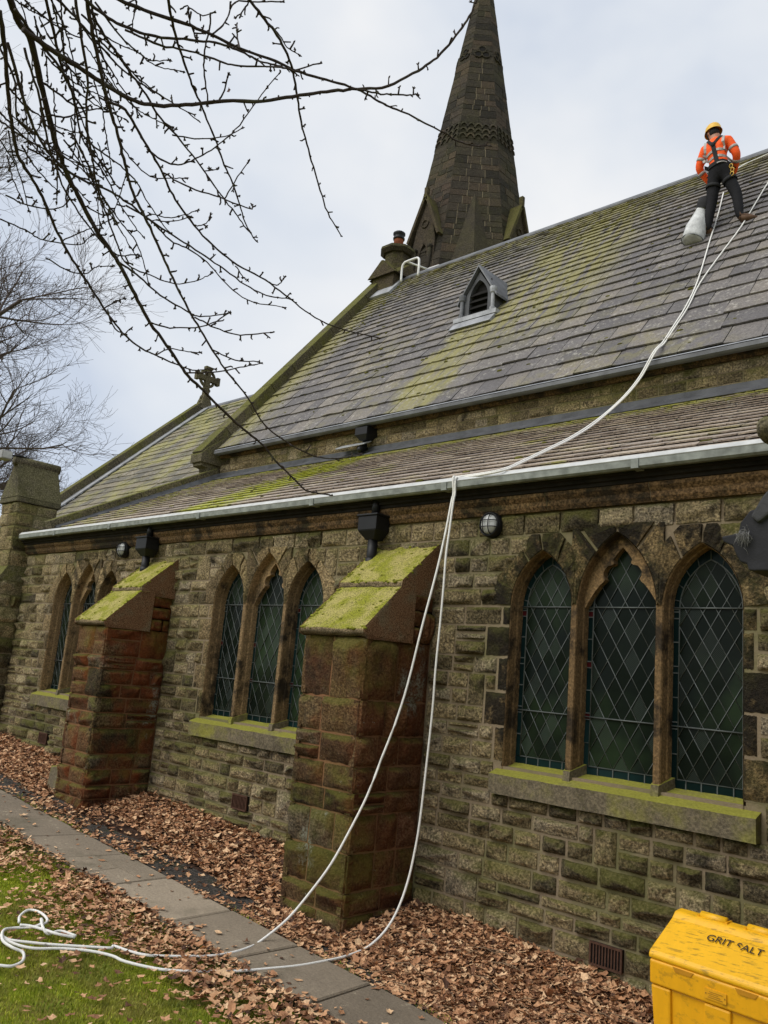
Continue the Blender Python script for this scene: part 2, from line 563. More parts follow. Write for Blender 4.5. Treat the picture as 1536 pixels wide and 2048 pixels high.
M_black = plain('black_cast_iron', (0.007, 0.007, 0.008), 0.5, 0.3, 0, 0.3, 10)
M_eave = plain('black_eave', (0.020, 0.017, 0.014), 0.85, 0.15, 0, 0.5, 7, 0.3)  # near-black band between gutter and stone cornice
M_rope = plain('white_rope', (0.78, 0.77, 0.73), 0.8, 0.2, 0, 0.12, 90, 0.4)
M_came = plain('lead_came', (0.085, 0.096, 0.092), 0.5, 0.4, 0.2, 0.35, 15)
M_rust = plain('rusty_iron', (0.07, 0.035, 0.022), 0.85, 0.2, 0, 0.4, 30, 0.4)
M_white = plain('white_paint', (0.75, 0.75, 0.74), 0.45)
M_terra = plain('terracotta', (0.26, 0.085, 0.045), 0.8, 0.2, 0, 0.3, 9)
M_bark = NT('dark_branch_bark')
_n = M_bark.noise(30, 7, 0.7)
_b2 = M_bark.noise(9, 5, 0.6)
M_bark.bump(_n, 0.8, 0.006)
M_bark = M_bark.done(M_bark.mix(M_bark.rng(_b2, 0.52, 0.7, 0, 0.45), M_bark.mix(_n, (0.014, 0.011, 0.010), (0.075, 0.055, 0.045)), (0.10, 0.105, 0.06)), 0.85, 0.2)
M_twig = plain('far_twig_bark', (0.10, 0.078, 0.070), 0.9, 0.1, 0, 0.3, 3)


def glass_mat(name, col, bright):
    t = NT(name)
    tn = t.tint()
    n = t.noise(0.8, 4, 0.6)
    c = t.mix(t.rng(t.math('ADD', t.math('MULTIPLY', n, 0.92), t.math('MULTIPLY', tn, 0.08)), 0.42, 0.66), col, bright)
    lines = t.math('SINE', t.math('MULTIPLY', t.math('ADD', t.xyz()[0], t.math('MULTIPLY', t.xyz()[2], 1.0)), 420.0))
    f = t.math('MULTIPLY', t.rng(tn, 0.80, 0.82), t.rng(lines, 0.2, 0.6))
    c = t.mix(t.math('MULTIPLY', f, 0.6), c, (0.05, 0.06, 0.055))
    t.bump(t.noise(9, 3), 0.12, 0.01)
    return t.done(c, 0.2, 0.09)


M_glass = glass_mat('old_glass_green_reflection', (0.005, 0.008, 0.006), (0.020, 0.034, 0.016))  # green in the base colour stands for reflected trees and lawn
M_teal = glass_mat('teal_border_glass', (0.004, 0.012, 0.012), (0.009, 0.026, 0.026))
M_ruby = plain('ruby_glass', (0.05, 0.006, 0.008), 0.15, 0.5)

# ------------------------------------------------------------------ piece helpers
def rock_templates(n, nu, nv, amp, mat, depth=0.05, name='stone', jit=0.02):
    """unit stones in the (x, z) plane facing -y, rough pitched face"""
    out = []
    for k in range(n):
        off = Vector((k * 7.13, k * 3.7, k * 1.9))
        tilt_u, tilt_v = random.uniform(-0.35, 0.35), random.uniform(-0.55, 0.25)
        a = amp * random.uniform(0.6, 1.4)
        planes = [(random.uniform(0.55, 1.25), random.gauss(0, 0.9), random.gauss(0.45, 0.9)) for _ in range(random.choice((3, 4, 5)))]
        vs, fs = [], []
        for j in range(nv + 1):
            for i in range(nu + 1):
                u, v = i / nu - 0.5, j / nv - 0.5
                ed = min(0.5 - abs(u), 0.5 - abs(v)) * 2
                p = Vector((u * 1.9, v * 1.3, 0)) + off
                big = noise.noise(p * 1.5) * 0.8 + noise.noise(p * 3.7) * 0.55 + noise.noise(p * 8) * 0.25
                h = min(1.0, ed * 3.2) ** 0.6
                fac = min(c_ + gu * u + gv * v for c_, gu, gv in planes)
                d = a * h * max(0.06, fac + 0.45 * big + 0.1)
                ju = jit * noise.noise(off + Vector((u * 5, v * 5, 9))) if (i in (0, nu)) else 0.05 * noise.noise(p * 4)
                jv = jit * 2 * noise.noise(off + Vector((u * 5, v * 5, 19))) if (j in (0, nv)) else 0.06 * noise.noise(p * 5 + off)
                vs.append((u + ju, -0.004 - d, v + jv))
        for j in range(nv):
            for i in range(nu):
                b = j * (nu + 1) + i
                fs.append((b, b + 1, b + nu + 2, b + nu + 1))
        nf = len(fs)
        rim = [i for i in range(nu + 1)] + [j * (nu + 1) + nu for j in range(1, nv + 1)] + [nv * (nu + 1) + i for i in range(nu - 1, -1, -1)] + [j * (nu + 1) for j in range(nv - 1, 0, -1)]
        b0 = len(vs)
        for r in rim:
            vs.append(vs[r])
        b1 = len(vs)
        for r in rim:
            vs.append((vs[r][0], depth, vs[r][2]))
        m = len(rim)
        for i in range(m):
            fs.append((b0 + i, b1 + i, b1 + (i + 1) % m, b0 + (i + 1) % m))
        tint = (k + 0.5) / n
        order = random.random()
        me = mesh_from(name, vs, fs, mat, tint=order, smooth=[True] * nf + [False] * (len(fs) - nf))
        out.append(dict(me=me, v=np.array(vs), f=fs, t=order, sm=[True] * nf + [False] * (len(fs) - nf)))
    return out


def emit(name, plural, items, parent, mat, nmax=300, inv=None):
    """items: (template, 4x4 matrix, score) or (dict with verts/faces, None, score); the largest become parts"""
    items = sorted(items, key=lambda q: -q[2])
    for t, M, sc in items[:nmax]:
        if M is not None:
            o = bpy.data.objects.new(name, t['me'])
            link(o, parent)
            o.matrix_basis = Matrix(M.tolist())
        else:
            v = np.array(t['v'])
            c = v.mean(0)
            o = bpy.data.objects.new(name, mesh_from(name, v - c, t['f'], mat, tint=t['t'], smooth=t['sm']))
            link(o, parent)
            o.location = c
    rest = items[nmax:]
    if rest:
        V, F, T, SM = [], [], [], []
        b = 0
        for t, M, sc in rest:
            v = t['v'] if M is None else t['v'] @ M[:3, :3].T + M[:3, 3]
            V.append(v)
            F.extend([tuple(i + b for i in f) for f in t['f']])
            T.append(np.full(len(v), t['t']))
            SM.extend(t['sm'])
            b += len(v)
        o = obj(plural, mesh_from(plural, np.concatenate(V), F, mat, tint=np.concatenate(T), smooth=SM), parent)
        o['kind'] = 'stuff'


def frame(U, N, Vv, org):
    """matrix taking template x->U, y->-N, z->V"""
    M = np.eye(4)
    M[:3, 0], M[:3, 1], M[:3, 2], M[:3, 3] = U, -np.array(N), Vv, org
    return M


def place(U, N, Vv, c, w, h, d=1.0):
    M = frame(np.array(U, float) * w, np.array(N, float) * d, np.array(Vv, float) * h, c)
    return M


def lay_courses(u0, u1, zs, wlo, whi, gap, excl, U, N, org, temps, dscale=1.0, minw=0.09, jumpers=0.07, snecks=0.05):
    """stones in courses on the plane org + u*U + z*Z; excl(z0, z1) -> list of (a, b) kept free.
    Now and then a stone rises through two courses, or two thin ones share a course."""
    items = []
    U, N, org = np.array(U, float), np.array(N, float), np.array(org, float)
    Z = np.array([0, 0, 1.0])
    taken = []

    def put(u, w, z0, z1):
        g = gap * random.uniform(0.7, 1.3)
        c = org + U * (u + w / 2) + Z * ((z0 + z1) / 2)
        hh = (z1 - z0) - g
        M = place(U, N, Z, c, max(0.03, w - g), hh, dscale * random.uniform(0.75, 1.15))
        corners = np.array([c + U * (sx * w / 2) + Z * (sz * hh / 2) for sx in (-1, 1) for sz in (-1, 1)])
        items.append((random.choice(temps), M, score(corners)))

    def free(a, b, ex):
        return all(b <= p or a >= q for p, q in ex)
    for k in range(len(zs) - 1):
        z0, z1 = zs[k], zs[k + 1]
        nxt = excl(z1, zs[k + 2]) if k + 2 < len(zs) else None
        spans = [(u0, u1)]
        for a, b in sorted(list(excl(z0, z1)) + taken):
            ns = []
            for p, q in spans:
                if b <= p or a >= q:
                    ns.append((p, q))
                else:
                    if a - p > minw * 0.6:
                        ns.append((p, a))
                    if q - b > minw * 0.6:
                        ns.append((b, q))
            spans = ns
        taken = []
        for p, q in spans:
            u = p
            while u < q - 0.02:
                w = random.uniform(wlo, whi) * (0.8 + 1.6 * (z1 - z0))
                if random.random() < 0.12:
                    w *= 1.45
                if q - (u + w) < wlo * 0.75:
                    w = q - u
                    if w > whi * 1.15:
                        w /= 2
                r = random.random()
                if nxt is not None and r < jumpers and zs[k + 2] - z0 < 0.42 and free(u, u + w, nxt) and u + w <= q + 1e-6:
                    put(u, w, z0, zs[k + 2])
                    taken.append((u, u + w))
                elif r > 1 - snecks and z1 - z0 > 0.13:
                    zm = z0 + (z1 - z0) * random.uniform(0.4, 0.6)
                    put(u, w, z0, zm)
                    put(u, w, zm, z1)
                else:
                    put(u, w, z0, z1)
                u += w
    return items


def quad_piece(corners, nrm, d0, d1, t, gap=0.006):
    """block over four corners (counter-clockwise seen from outside), shrunk for its joint"""
    c = [np.array(p, float) for p in corners]
    m = sum(c) / 4
    nrm = np.array(nrm, float)
    sh = []
    for p in c:
        v = m - p
        L = np.linalg.norm(v)
        sh.append(p + v / L * min(gap * 1.3, L * 0.4))
    vs = [p - nrm * d0 for p in sh] + [p + nrm * d1 for p in sh]
    fs = [(4, 5, 6, 7), (0, 1, 5, 4), (1, 2, 6, 5), (2, 3, 7, 6), (3, 0, 4, 7)]
    return dict(v=np.array(vs), f=fs, t=t, sm=[False] * 5)


# ------------------------------------------------------------------ setting: ground
def ground_mat():
    t = NT('lawn_soil')
    f = t.noise(30, 7, 0.7)
    mid = t.noise(2.2, 6, 0.6)
    c = t.mix(t.rng(mid, 0.36, 0.6), t.mix(f, (0.10, 0.14, 0.008), (0.26, 0.31, 0.018)), t.mix(f, (0.12, 0.11, 0.02), (0.26, 0.22, 0.05)))
    t.bump(f, 0.8, 0.02)
    return t.done(c, 0.95, 0.1)


def soil_mat():
    t = NT('dark_gritty_soil')
    f = t.noise(38, 9, 0.78)
    mid = t.noise(3, 6, 0.6)
    c = t.mix(t.rng(f, 0.35, 0.7), (0.012, 0.011, 0.010), (0.12, 0.105, 0.088))
    c = t.mix(t.rng(mid, 0.52, 0.66, 0, 0.6), c, (0.045, 0.055, 0.014))
    t.bump(f, 1.0, 0.02)
    return t.done(c, 0.9, 0.2)


M_ground, M_soil = ground_mat(), soil_mat()


def sheet(name, xs, ys, hfun, mat):
    V = [(x, y, hfun(x, y)) for y in ys for x in xs]
    n = len(xs)
    F = [(j * n + i, j * n + i + 1, (j + 1) * n + i + 1, (j + 1) * n + i) for j in range(len(ys) - 1) for i in range(n - 1)]
    o = obj(name, mesh_from(name, V, F, mat, smooth=True))
    o['kind'] = 'structure'
    return o


def GF(x, y=-9.0):
    return G(max(-40.0, min(12.0, x))) - DROP * min(1.0, max(0.0, -y / 0.85))


sheet('ground', [-600, -200, -80, -40, -30, -20, -15] + [-14 + i * 0.5 for i in range(53)] + [20, 60, 200, 600],
      [-600, -200, -60, -20] + [-10 + 0.5 * i for i in range(16)] + [-2.1, -1.4, -0.7, 0, 3, 15, 60, 200, 800], lambda x, y: GF(x) - 0.03, M_ground)
sheet('soil_bed', [-16 + 0.25 * i for i in range(69)], [-1.42, -1.2, -0.85, -0.6, -0.3, 0.0, 0.02], lambda x, y: GF(x, y) + 0.006 * noise.noise(Vector((x * 3, y * 3, 0))), M_soil)

# path of flagstones
def flag_mat():
    t = NT('worn_flagstone')
    f = t.noise(50, 7, 0.7)
    mid = t.noise(2.5, 7, 0.62)
    c = t.ramp(t.math('ADD', t.tint(), t.math('MULTIPLY', t.math('SUBTRACT', mid, 0.5), 0.6)), [(0.1, (0.17, 0.138, 0.102)), (0.5, (0.245, 0.200, 0.148)), (0.9, (0.32, 0.262, 0.195))])
    c = t.mix(1.0, c, t.ramp(f, [(0.25, (0.72, 0.72, 0.72)), (0.75, (1.25, 1.25, 1.22))]), 'MULTIPLY')
    c = t.mix(t.math('MULTIPLY', t.rng(t.noise(11, 5, 0.7), 0.60, 0.66), t.rng(mid, 0.5, 0.6)), c, (0.36, 0.31, 0.22))
    c = t.mix(t.rng(t.noise(1.3, 6, 0.6), 0.55, 0.75, 0, 0.5), c, (0.055, 0.055, 0.028))
    t.bump(t.math('ADD', f, t.math('MULTIPLY', t.noise(7, 6), 1.5)), 0.5, 0.012)
    return t.done(c, 0.85, 0.25)


M_flag = flag_mat()
path = sheet('path', [-20 + 0.5 * i for i in range(45)], [-2.05, -1.7, -1.33], lambda x, y: GF(x) - 0.022, M_soil)
PJ = [(-30, 1650 - 15, -30, 1580), (7, 1645, 70, 1640)]
jo = [((0, 1648), (-2, 1600)), ((15, 1645), (95, 1640)), ((75, 1676), (150, 1675)), ((135, 1719), (235, 1714)), ((235, 1772), (330, 1761)), ((360, 1845), (457, 1827)), ((495, 1916), (597, 1897)), ((635, 2010), (740, 1975)), ((800, 2110), (905, 2062)), ((1010, 2250), (1120, 2180))]
YU, YL = -1.36, -1.95
xj = []
for a, b in jo[1:]:
    pa, pb = gpt(*a), gpt(*b)
    xj.append((pa[0], pb[0]))
xs_l = [xj[0][0] - 2.4, xj[0][0] - 1.2] + [p[0] for p in xj] + [xj[-1][0] + 0.9, xj[-1][0] + 1.8, xj[-1][0] + 2.8]
xs_u = [xj[0][1] - 2.4, xj[0][1] - 1.2] + [p[1] for p in xj] + [xj[-1][1] + 0.9, xj[-1][1] + 1.8, xj[-1][1] + 2.8]


def slab(pts, name='flagstone'):
    tilt = random.uniform(-0.006, 0.006)
    c = np.mean(np.array(pts), 0)
    top, low, inn = [], [], []
    for p in pts:
        v = np.array(p) - c
        q = c + v * 1.0
        z = GF(q[0]) + 0.022 + tilt * v[0] * 2 + random.uniform(-0.002, 0.002)
        top.append((q[0] - v[0] * 0.055, q[1] - v[1] * 0.05, z))
        inn.append((q[0] - v[0] * 0.030, q[1] - v[1] * 0.03, z - 0.010))
        low.append((q[0] - v[0] * 0.030, q[1] - v[1] * 0.03, z - 0.06))
    n = len(pts)
    F = [tuple(range(n))] + [(n + i, n + (i + 1) % n, (i + 1) % n, i) for i in range(n)] + [(2 * n + i, 2 * n + (i + 1) % n, n + (i + 1) % n, n + i) for i in range(n)]
    V = np.array(top + inn + low) - np.array([c[0], c[1], 0])
    return obj(name, mesh_from(name, V, F, M_flag, tint=random.random()), path, (c[0], c[1], 0))


for i in range(len(xs_l) - 1):
    a, b, c, d = (xs_l[i], YL + random.uniform(-0.03, 0.03)), (xs_l[i + 1], YL + random.uniform(-0.03, 0.03)), (xs_u[i + 1], YU), (xs_u[i], YU)
    if 4 <= i <= 4:      # the cracked flag
        m1 = ((a[0] * 0.45 + b[0] * 0.55), a[1])
        k = ((a[0] + b[0] + c[0] + d[0]) / 4, (YU + YL) / 2 + 0.02)
        e = ((a[0] + d[0]) / 2, (a[1] + d[1]) / 2)
        slab([a, m1, k, e])
        slab([m1, b, ((b[0] + c[0]) / 2, (b[1] + c[1]) / 2 + 0.05), k])
        slab([k, ((b[0] + c[0]) / 2, (b[1] + c[1]) / 2 + 0.05), c, d, e])
    else:
        slab([a, b, c, d])

# ------------------------------------------------------------------ the church
CH0 = (-7.0, 4.0, 0.0)
church = thing('church', 'dark gritstone church with stone slate roofs, mossy buttresses, lancet windows and a tall spire', 'church', CH0)


def cpart(name, mb, mats):
    return mb.build(name, mats, church, inv=CH0)


T_wall = rock_templates(44, 11, 7, 0.050, M_wall)
T_butt = rock_templates(32, 11, 8, 0.050, M_butt)
T_stain = rock_templates(16, 8, 8, 0.036, M_stain)
WCX = [-3.165, -7.53, -11.80]
Z_SILL, Z_SPR = 1.33, 2.64
XE, XW = -14.0, -0.6

# wall body (mortar) with the window openings left free
mb = MB()
edges = [XE]
for c in sorted(WCX):
    edges += [c - 1.0, c + 1.0]
edges += [XW]
for i in range(0, len(edges), 2):
    mb.box((edges[i], 0.004, -0.6), (edges[i + 1], 0.6, 3.5))
for c in WCX:
    mb.box((c - 1.0, 0.004, -0.6), (c + 1.0, 0.6, Z_SILL - 0.03))
    mb.box((c - 1.0, 0.02, 3.28), (c + 1.0, 0.6, 3.5))
    mb.box((c - 1.0, 0.30, Z_SILL - 0.03), (c + 1.0, 0.6, 3.28), mi=1)
aisle_wall = cpart('aisle_wall', mb, [M_mortar, M_under])

zs = [-0.55, -0.36, -0.15, 0.02, 0.185, 0.30, 0.40, 0.55, 0.70, 0.84, 0.97, 1.09, 1.20, 1.33, 1.49, 1.62, 1.77, 1.91, 2.05, 2.20, 2.33, 2.47, 2.64, 2.80, 2.94, 3.09, 3.26, 3.45]


def head_hw(z):
    for (z0, w0), (z1, w1) in zip(((2.64, 1.16), (2.88, 1.16), (3.08, 0.93), (3.26, 0.80)), ((2.88, 1.16), (3.08, 0.93), (3.26, 0.80), (3.27, 0.80))):
        if z0 <= z <= z1:
            return w0 + (w1 - w0) * (z - z0) / (z1 - z0)
    return 0.0


QZ = [1.33, 1.62, 1.91, 2.20, 2.47, 2.64]
QW = [1.09, 1.21, 1.09, 1.23, 1.07]
VENTS = [(-3.14, 0.1025), (-7.54, 0.475), (-12.36, 0.625)]


def wall_excl(z0, z1):
    zm = (z0 + z1) / 2
    ex = []
    for c in WCX:
        if zm < 1.09:
            pass
        elif zm < 1.33:
            ex.append((c - 1.07, c + 1.12))
        elif zm < Z_SPR:
            i = max(k for k in range(5) if QZ[k] <= zm)
            ex.append((c - QW[i], c + QW[(i + 1) % 5]))
        elif zm < 3.26:
            ex.append((c - head_hw(zm) + 0.05, c + head_hw(zm) - 0.05))
    for a, b in ((-5.78, -5.02), (-10.12, -9.42)):
        if z1 < 2.75:
            ex.append((a, b))
    for vx, vz in VENTS:
        if z0 < vz < z1:
            ex.append((vx - 0.13, vx + 0.13))
    return ex


items = lay_courses(XE, XW, zs, 0.17, 0.36, 0.025, wall_excl, (1, 0, 0), (0, -1, 0), (0, 0, 0), T_wall)
emit('stone', 'stones', items, aisle_wall, M_wall, 300)

# lancet outlines ---------------------------------------------------
def lancet(x0, x1, zs_, zap, n=12):
    """points from the left spring over the apex to the right spring"""
    w, r = x1 - x0, zap - zs_
    R = (r * r + (w / 2) ** 2) / w
    a1 = math.atan2(r, -(w / 2 - R) if False else (R - w / 2))
    L = [(x0 + R - R * math.cos(a1 * i / n), zs_ + R * math.sin(a1 * i / n)) for i in range(n + 1)]
    return L + [(x0 + x1 - p, q) for p, q in L[-2::-1]]


LIGHTS = [(-0.985, -0.388, 3.12), (-0.339, 0.339, 3.24), (0.388, 0.985, 3.12)]
TREF = [(-0.318, 2.64), (-0.285, 2.70), (-0.24, 2.77), (-0.19, 2.83), (-0.145, 2.865), (-0.165, 2.895), (-0.165, 2.94), (-0.13, 2.98), (-0.07, 2.99), (-0.082, 3.03), (-0.052, 3.075), (0.0, 3.13)]
TREF = TREF + [(-p, q) for p, q in TREF[-2::-1]]


def clip_poly(P, Q):
    """Sutherland-Hodgman: P clipped to convex Q (counter-clockwise)"""
    out = P
    for i in range(len(Q)):
        a, b = Q[i], Q[(i + 1) % len(Q)]
        res = []
        for j in range(len(out)):
            p, q = out[j], out[(j + 1) % len(out)]
            sp = (b[0] - a[0]) * (p[1] - a[1]) - (b[1] - a[1]) * (p[0] - a[0])
            sq = (b[0] - a[0]) * (q[1] - a[1]) - (b[1] - a[1]) * (q[0] - a[0])
            if sp >= 0:
                res.append(p)
            if (sp >= 0) != (sq >= 0):
                t = sp / (sp - sq)
                res.append((p[0] + t * (q[0] - p[0]), p[1] + t * (q[1] - p[1])))
        out = res
        if len(out) < 3:
            return []
    return out


def poly_area(P):
    return 0.5 * abs(sum(P[i][0] * P[(i + 1) % len(P)][1] - P[(i + 1) % len(P)][0] * P[i][1] for i in range(len(P))))


GY = 0.17


def make_window(cx, MS, MD, TS):
    wroot = MB()
    # reveals: swept from the front arris to the glass line, with a small chamfer
    for k, (x0, x1, ap) in enumerate(LIGHTS):
        zb = Z_SILL - 0.10
        def path_(o, ap_):
            return [(x0 + o, zb)] + lancet(x0 + o, x1 - o, Z_SPR, ap_) + [(x1 - o, zb)]
        rings = [(path_(0.0, ap), -0.004), (path_(0.006, ap - 0.008), 0.010), (path_(0.008, ap - 0.010), 0.09), (path_(0.014, ap - 0.020), 0.105), (path_(0.016, ap - 0.023), GY + 0.04)]
        n = len(rings[0][0])
        V = [(cx + p, y, q) for R, y in rings for p, q in R]
        F = [(r * n + i, (r + 1) * n + i, (r + 1) * n + i + 1, r * n + i + 1) for r in range(len(rings) - 1) for i in range(n - 1)]
        wroot.add(V, F, tint=random.uniform(0.2, 0.9))
    # mullion front fillets
    for s in (-1, 1):
        wroot.box((cx + s * 0.3635 - 0.0245, -0.003, Z_SILL - 0.12), (cx + s * 0.3635 + 0.0245, 0.10, Z_SPR + 0.05), tint=0.3)
    # trefoil plate in the middle light
    arch = lancet(-0.325, 0.325, Z_SPR, 3.215, 10)
    n = len(arch)
    # resample trefoil to n points by arc length
    tl = np.array(TREF)
    L = np.r_[0, np.cumsum(np.linalg.norm(np.diff(tl, axis=0), axis=1))]
    m = 41
    s_ = np.linspace(0, L[-1], m)
    tr = np.stack([np.interp(s_, L, tl[:, 0]), np.interp(s_, L, tl[:, 1])], 1)
    al = np.array(arch)
    LA = np.r_[0, np.cumsum(np.linalg.norm(np.diff(al, axis=0), axis=1))]
    sa = np.linspace(0, LA[-1], m)
    ar = np.stack([np.interp(sa, LA, al[:, 0]), np.interp(sa, LA, al[:, 1])], 1)
    V = [(cx + p, 0.10, q) for p, q in ar] + [(cx + p, 0.10, q) for p, q in tr] + [(cx + p, GY + 0.02, q) for p, q in tr]
    F = [(i, m + i, m + i + 1, i + 1) for i in range(m - 1)] + [(m + i, 2 * m + i, 2 * m + i + 1, m + i + 1) for i in range(m - 1)]
    wroot.add(V, F, tint=0.75)
    w = cpart('window', wroot, [MD])
    # stones of the head, cut to the arches
    outs = [[(-1.16, Z_SPR), (-1.16, 2.88), (-0.93, 3.08), (-0.80, 3.26), (-0.52, 3.26), (-0.40, 3.14), (-0.3635, 3.00), (-0.3635, Z_SPR)],
            [(-0.3635, Z_SPR), (-0.3635, 3.00), (-0.40, 3.14), (-0.40, 3.30), (0, 3.31), (0.40, 3.30), (0.40, 3.14), (0.3635, 3.00), (0.3635, Z_SPR)]]
    outs.append([(-p, q) for p, q in outs[0][::-1]])
    cuts = [[0, 0.36, 0.5, 0.66, 1.0], [0, 0.34, 0.5, 0.66, 1.0], [0, 0.34, 0.5, 0.64, 1.0]]
    head = []
    for k, (x0, x1, ap) in enumerate(LIGHTS):
        A = np.array(lancet(x0 - 0.006, x1 + 0.006, Z_SPR, ap + 0.008, 14))
        O = np.array(outs[k])
        LA = np.r_[0, np.cumsum(np.linalg.norm(np.diff(A, axis=0), axis=1))]
        LA /= LA[-1]
        LO = np.r_[0, np.cumsum(np.linalg.norm(np.diff(O, axis=0), axis=1))]
        LO /= LO[-1]
        for a, b in zip(cuts[k][:-1], cuts[k][1:]):
            ts = np.unique(np.r_[np.linspace(a + 0.009, b - 0.009, 7), LO[(LO > a + 0.02) & (LO < b - 0.02)]])
            ia = np.stack([np.interp(ts, LA, A[:, 0]), np.interp(ts, LA, A[:, 1])], 1)
            oo = np.stack([np.interp(ts, LO, O[:, 0]), np.interp(ts, LO, O[:, 1])], 1)
            mm = (ia + oo) / 2
            cen = mm.mean(0)
            oo = oo + (cen - oo) * 0.03
            q = len(ts)
            dd = [0.012 + 0.010 * random.random() for _ in range(q)]
            dm = [0.014 + 0.020 * random.random() for _ in range(q)]
            V = [(cx + p, -0.006, z) for p, z in ia] + [(cx + p, -dm[i], z) for i, (p, z) in enumerate(mm)] + [(cx + p, -dd[i], z) for i, (p, z) in enumerate(oo)]
            V += [(cx + p, 0.03, z) for p, z in ia] + [(cx + p, 0.03, z) for p, z in oo]
            F = []
            for i in range(q - 1):
                F += [(i, i + 1, q + i + 1, q + i), (q + i, q + i + 1, 2 * q + i + 1, 2 * q + i), (3 * q + i + 1, 3 * q + i, i, i + 1)[::-1], (2 * q + i, 2 * q + i + 1, 4 * q + i + 1, 4 * q + i)]
            F += [(0, q, 2 * q, 4 * q, 3 * q), (q - 1, 4 * q - 1, 5 * q - 1, 3 * q - 1, 2 * q - 1)]
            head.append((dict(v=np.array(V), f=F, t=random.random(), sm=[False] * len(F)), None, 1e5))
    # quoins of the jambs
    for s in (-1, 1):
        for i in range(5):
            wd = QW[i] if s < 0 else QW[(i + 1) % 5]
            a, b = 0.987, wd - 0.016
            z0, z1 = QZ[i] + 0.013, QZ[i + 1] - 0.013
            c = np.array([cx + s * (a + b) / 2, 0.0, (z0 + z1) / 2])
            M = place((1, 0, 0), (0, -1, 0), (0, 0, 1), c, b - a, z1 - z0, 0.55)
            head.append((random.choice(TS), M, 1e5))
    emit('stone', 'stones', head, w, MS)
    # backing for the stones of the head (mortar between them)
    bk = MB()
    for k, (x0, x1, ap) in enumerate(LIGHTS):
        A = lancet(x0 - 0.004, x1 + 0.004, Z_SPR, ap + 0.005, 14)
        O = np.array([[(-1.02, Z_SPR), (-1.02, 3.29), (-0.3635, 3.29), (-0.3635, Z_SPR)], [(-0.3635, Z_SPR), (-0.3635, 3.32), (0.3635, 3.32), (0.3635, Z_SPR)], [(0.3635, Z_SPR), (0.3635, 3.29), (1.02, 3.29), (1.02, Z_SPR)]][k])
        LO = np.r_[0, np.cumsum(np.linalg.norm(np.diff(O, axis=0), axis=1))]
        LO /= LO[-1]
        tt = np.linspace(0, 1, len(A))
        oo = np.stack([np.interp(tt, LO, O[:, 0]), np.interp(tt, LO, O[:, 1])], 1)
        n = len(A)
        bk.add([(cx + p, 0.006, q) for p, q in A] + [(cx + p, 0.006, q) for p, q in oo], [(i, i + 1, n + i + 1, n + i) for i in range(n - 1)])
    for s in (-1, 1):
        bk.box((cx + s * 1.11 - 0.12, 0.002, Z_SILL), (cx + s * 1.11 + 0.12, 0.1, Z_SPR))
    bk.build('joint_mortar', M_mortar, w)
    # sill
    sl = MB()
    x0, x1 = cx - 1.045, cx + 1.10
    prof = [(-0.095, 1.085), (-0.10, 1.24), (-0.075, 1.252), (0.05, 1.295), (GY + 0.02, 1.335), (GY + 0.02, 1.085)]
    ns = 14
    V, F = [], []
    for i in range(ns + 1):
        x = x0 + (x1 - x0) * i / ns
        for j, (p, q) in enumerate(prof):
            V.append((x, p + 0.004 * random.uniform(-1, 1), q + 0.003 * random.uniform(-1, 1)))
    k = len(prof)
    for i in range(ns):
        for j in range(k):
            F.append((i * k + j, i * k + (j + 1) % k, (i + 1) * k + (j + 1) % k, (i + 1) * k + j))
    F += [tuple(range(k)), tuple(range(ns * k, (ns + 1) * k))[::-1]]
    sl.add(V, F)
    for s in (-1, 1):    # mullion stools running down over the sill
        xm = cx + s * 0.3635
        sl.prism([(xm - 0.03, -0.03, 1.24), (xm + 0.03, -0.03, 1.24), (xm + 0.07, GY, 1.30), (xm - 0.07, GY, 1.30)],
                 [(xm - 0.03, -0.02, 1.345), (xm + 0.03, -0.02, 1.345), (xm + 0.07, GY, 1.40), (xm - 0.07, GY, 1.40)])
    sl.build('sill', M_sill, w)
    # leaded lights
    lead = MB()
    for k, (x0, x1, ap) in enumerate(LIGHTS):
        a, b = x0 + 0.012, x1 - 0.012
        O = [(a, 1.27), (b, 1.27)] + lancet(a, b, Z_SPR + 0.01, ap - 0.018, 9)[::-1]
        O = [O[0], O[1]] + O[2:]
        bw = 0.05
        I = [(a + bw, 1.39), (b - bw, 1.39)] + lancet(a + bw, b - bw, Z_SPR + 0.01, ap - 0.103, 9)[::-1]
        ncol = 4
        dw = (I[1][0] - I[0][0]) / ncol
        dh = dw * 1.72

        def pane(P, mat, tt):
            if poly_area(P) < 2e-4:
                return
            c = np.mean(np.array(P), 0)
            tx, tz = random.gauss(0, 0.0035), random.gauss(0, 0.0035)
            V = [((p - c[0]) * 0.985, tx * (p - c[0]) * 8 + tz * (q - c[1]) * 8, (q - c[1]) * 0.985) for p, q in P]
            o = obj('pane', mesh_from('pane', V, [tuple(range(len(V)))], mat, tint=tt), w, (cx + c[0], GY, c[1]))
        xc = (I[0][0] + I[1][0]) / 2
        rows = int((ap - 1.3) / dh) + 3
        for j in range(-1, 2 * rows):
            for i in range(-ncol, ncol + 1):
                px = xc + (i + (0.5 if j % 2 else 0)) * dw
                pz = 1.39 + j * dh / 2
                P = clip_poly([(px, pz - dh / 2), (px + dw / 2, pz), (px, pz + dh / 2), (px - dw / 2, pz)], I)
                if len(P) >= 3:
                    pane(P, M_glass, random.random())
        # border panes up both sides and along the bottom
        no = len(O)
        zz = 1.39
        q = 0
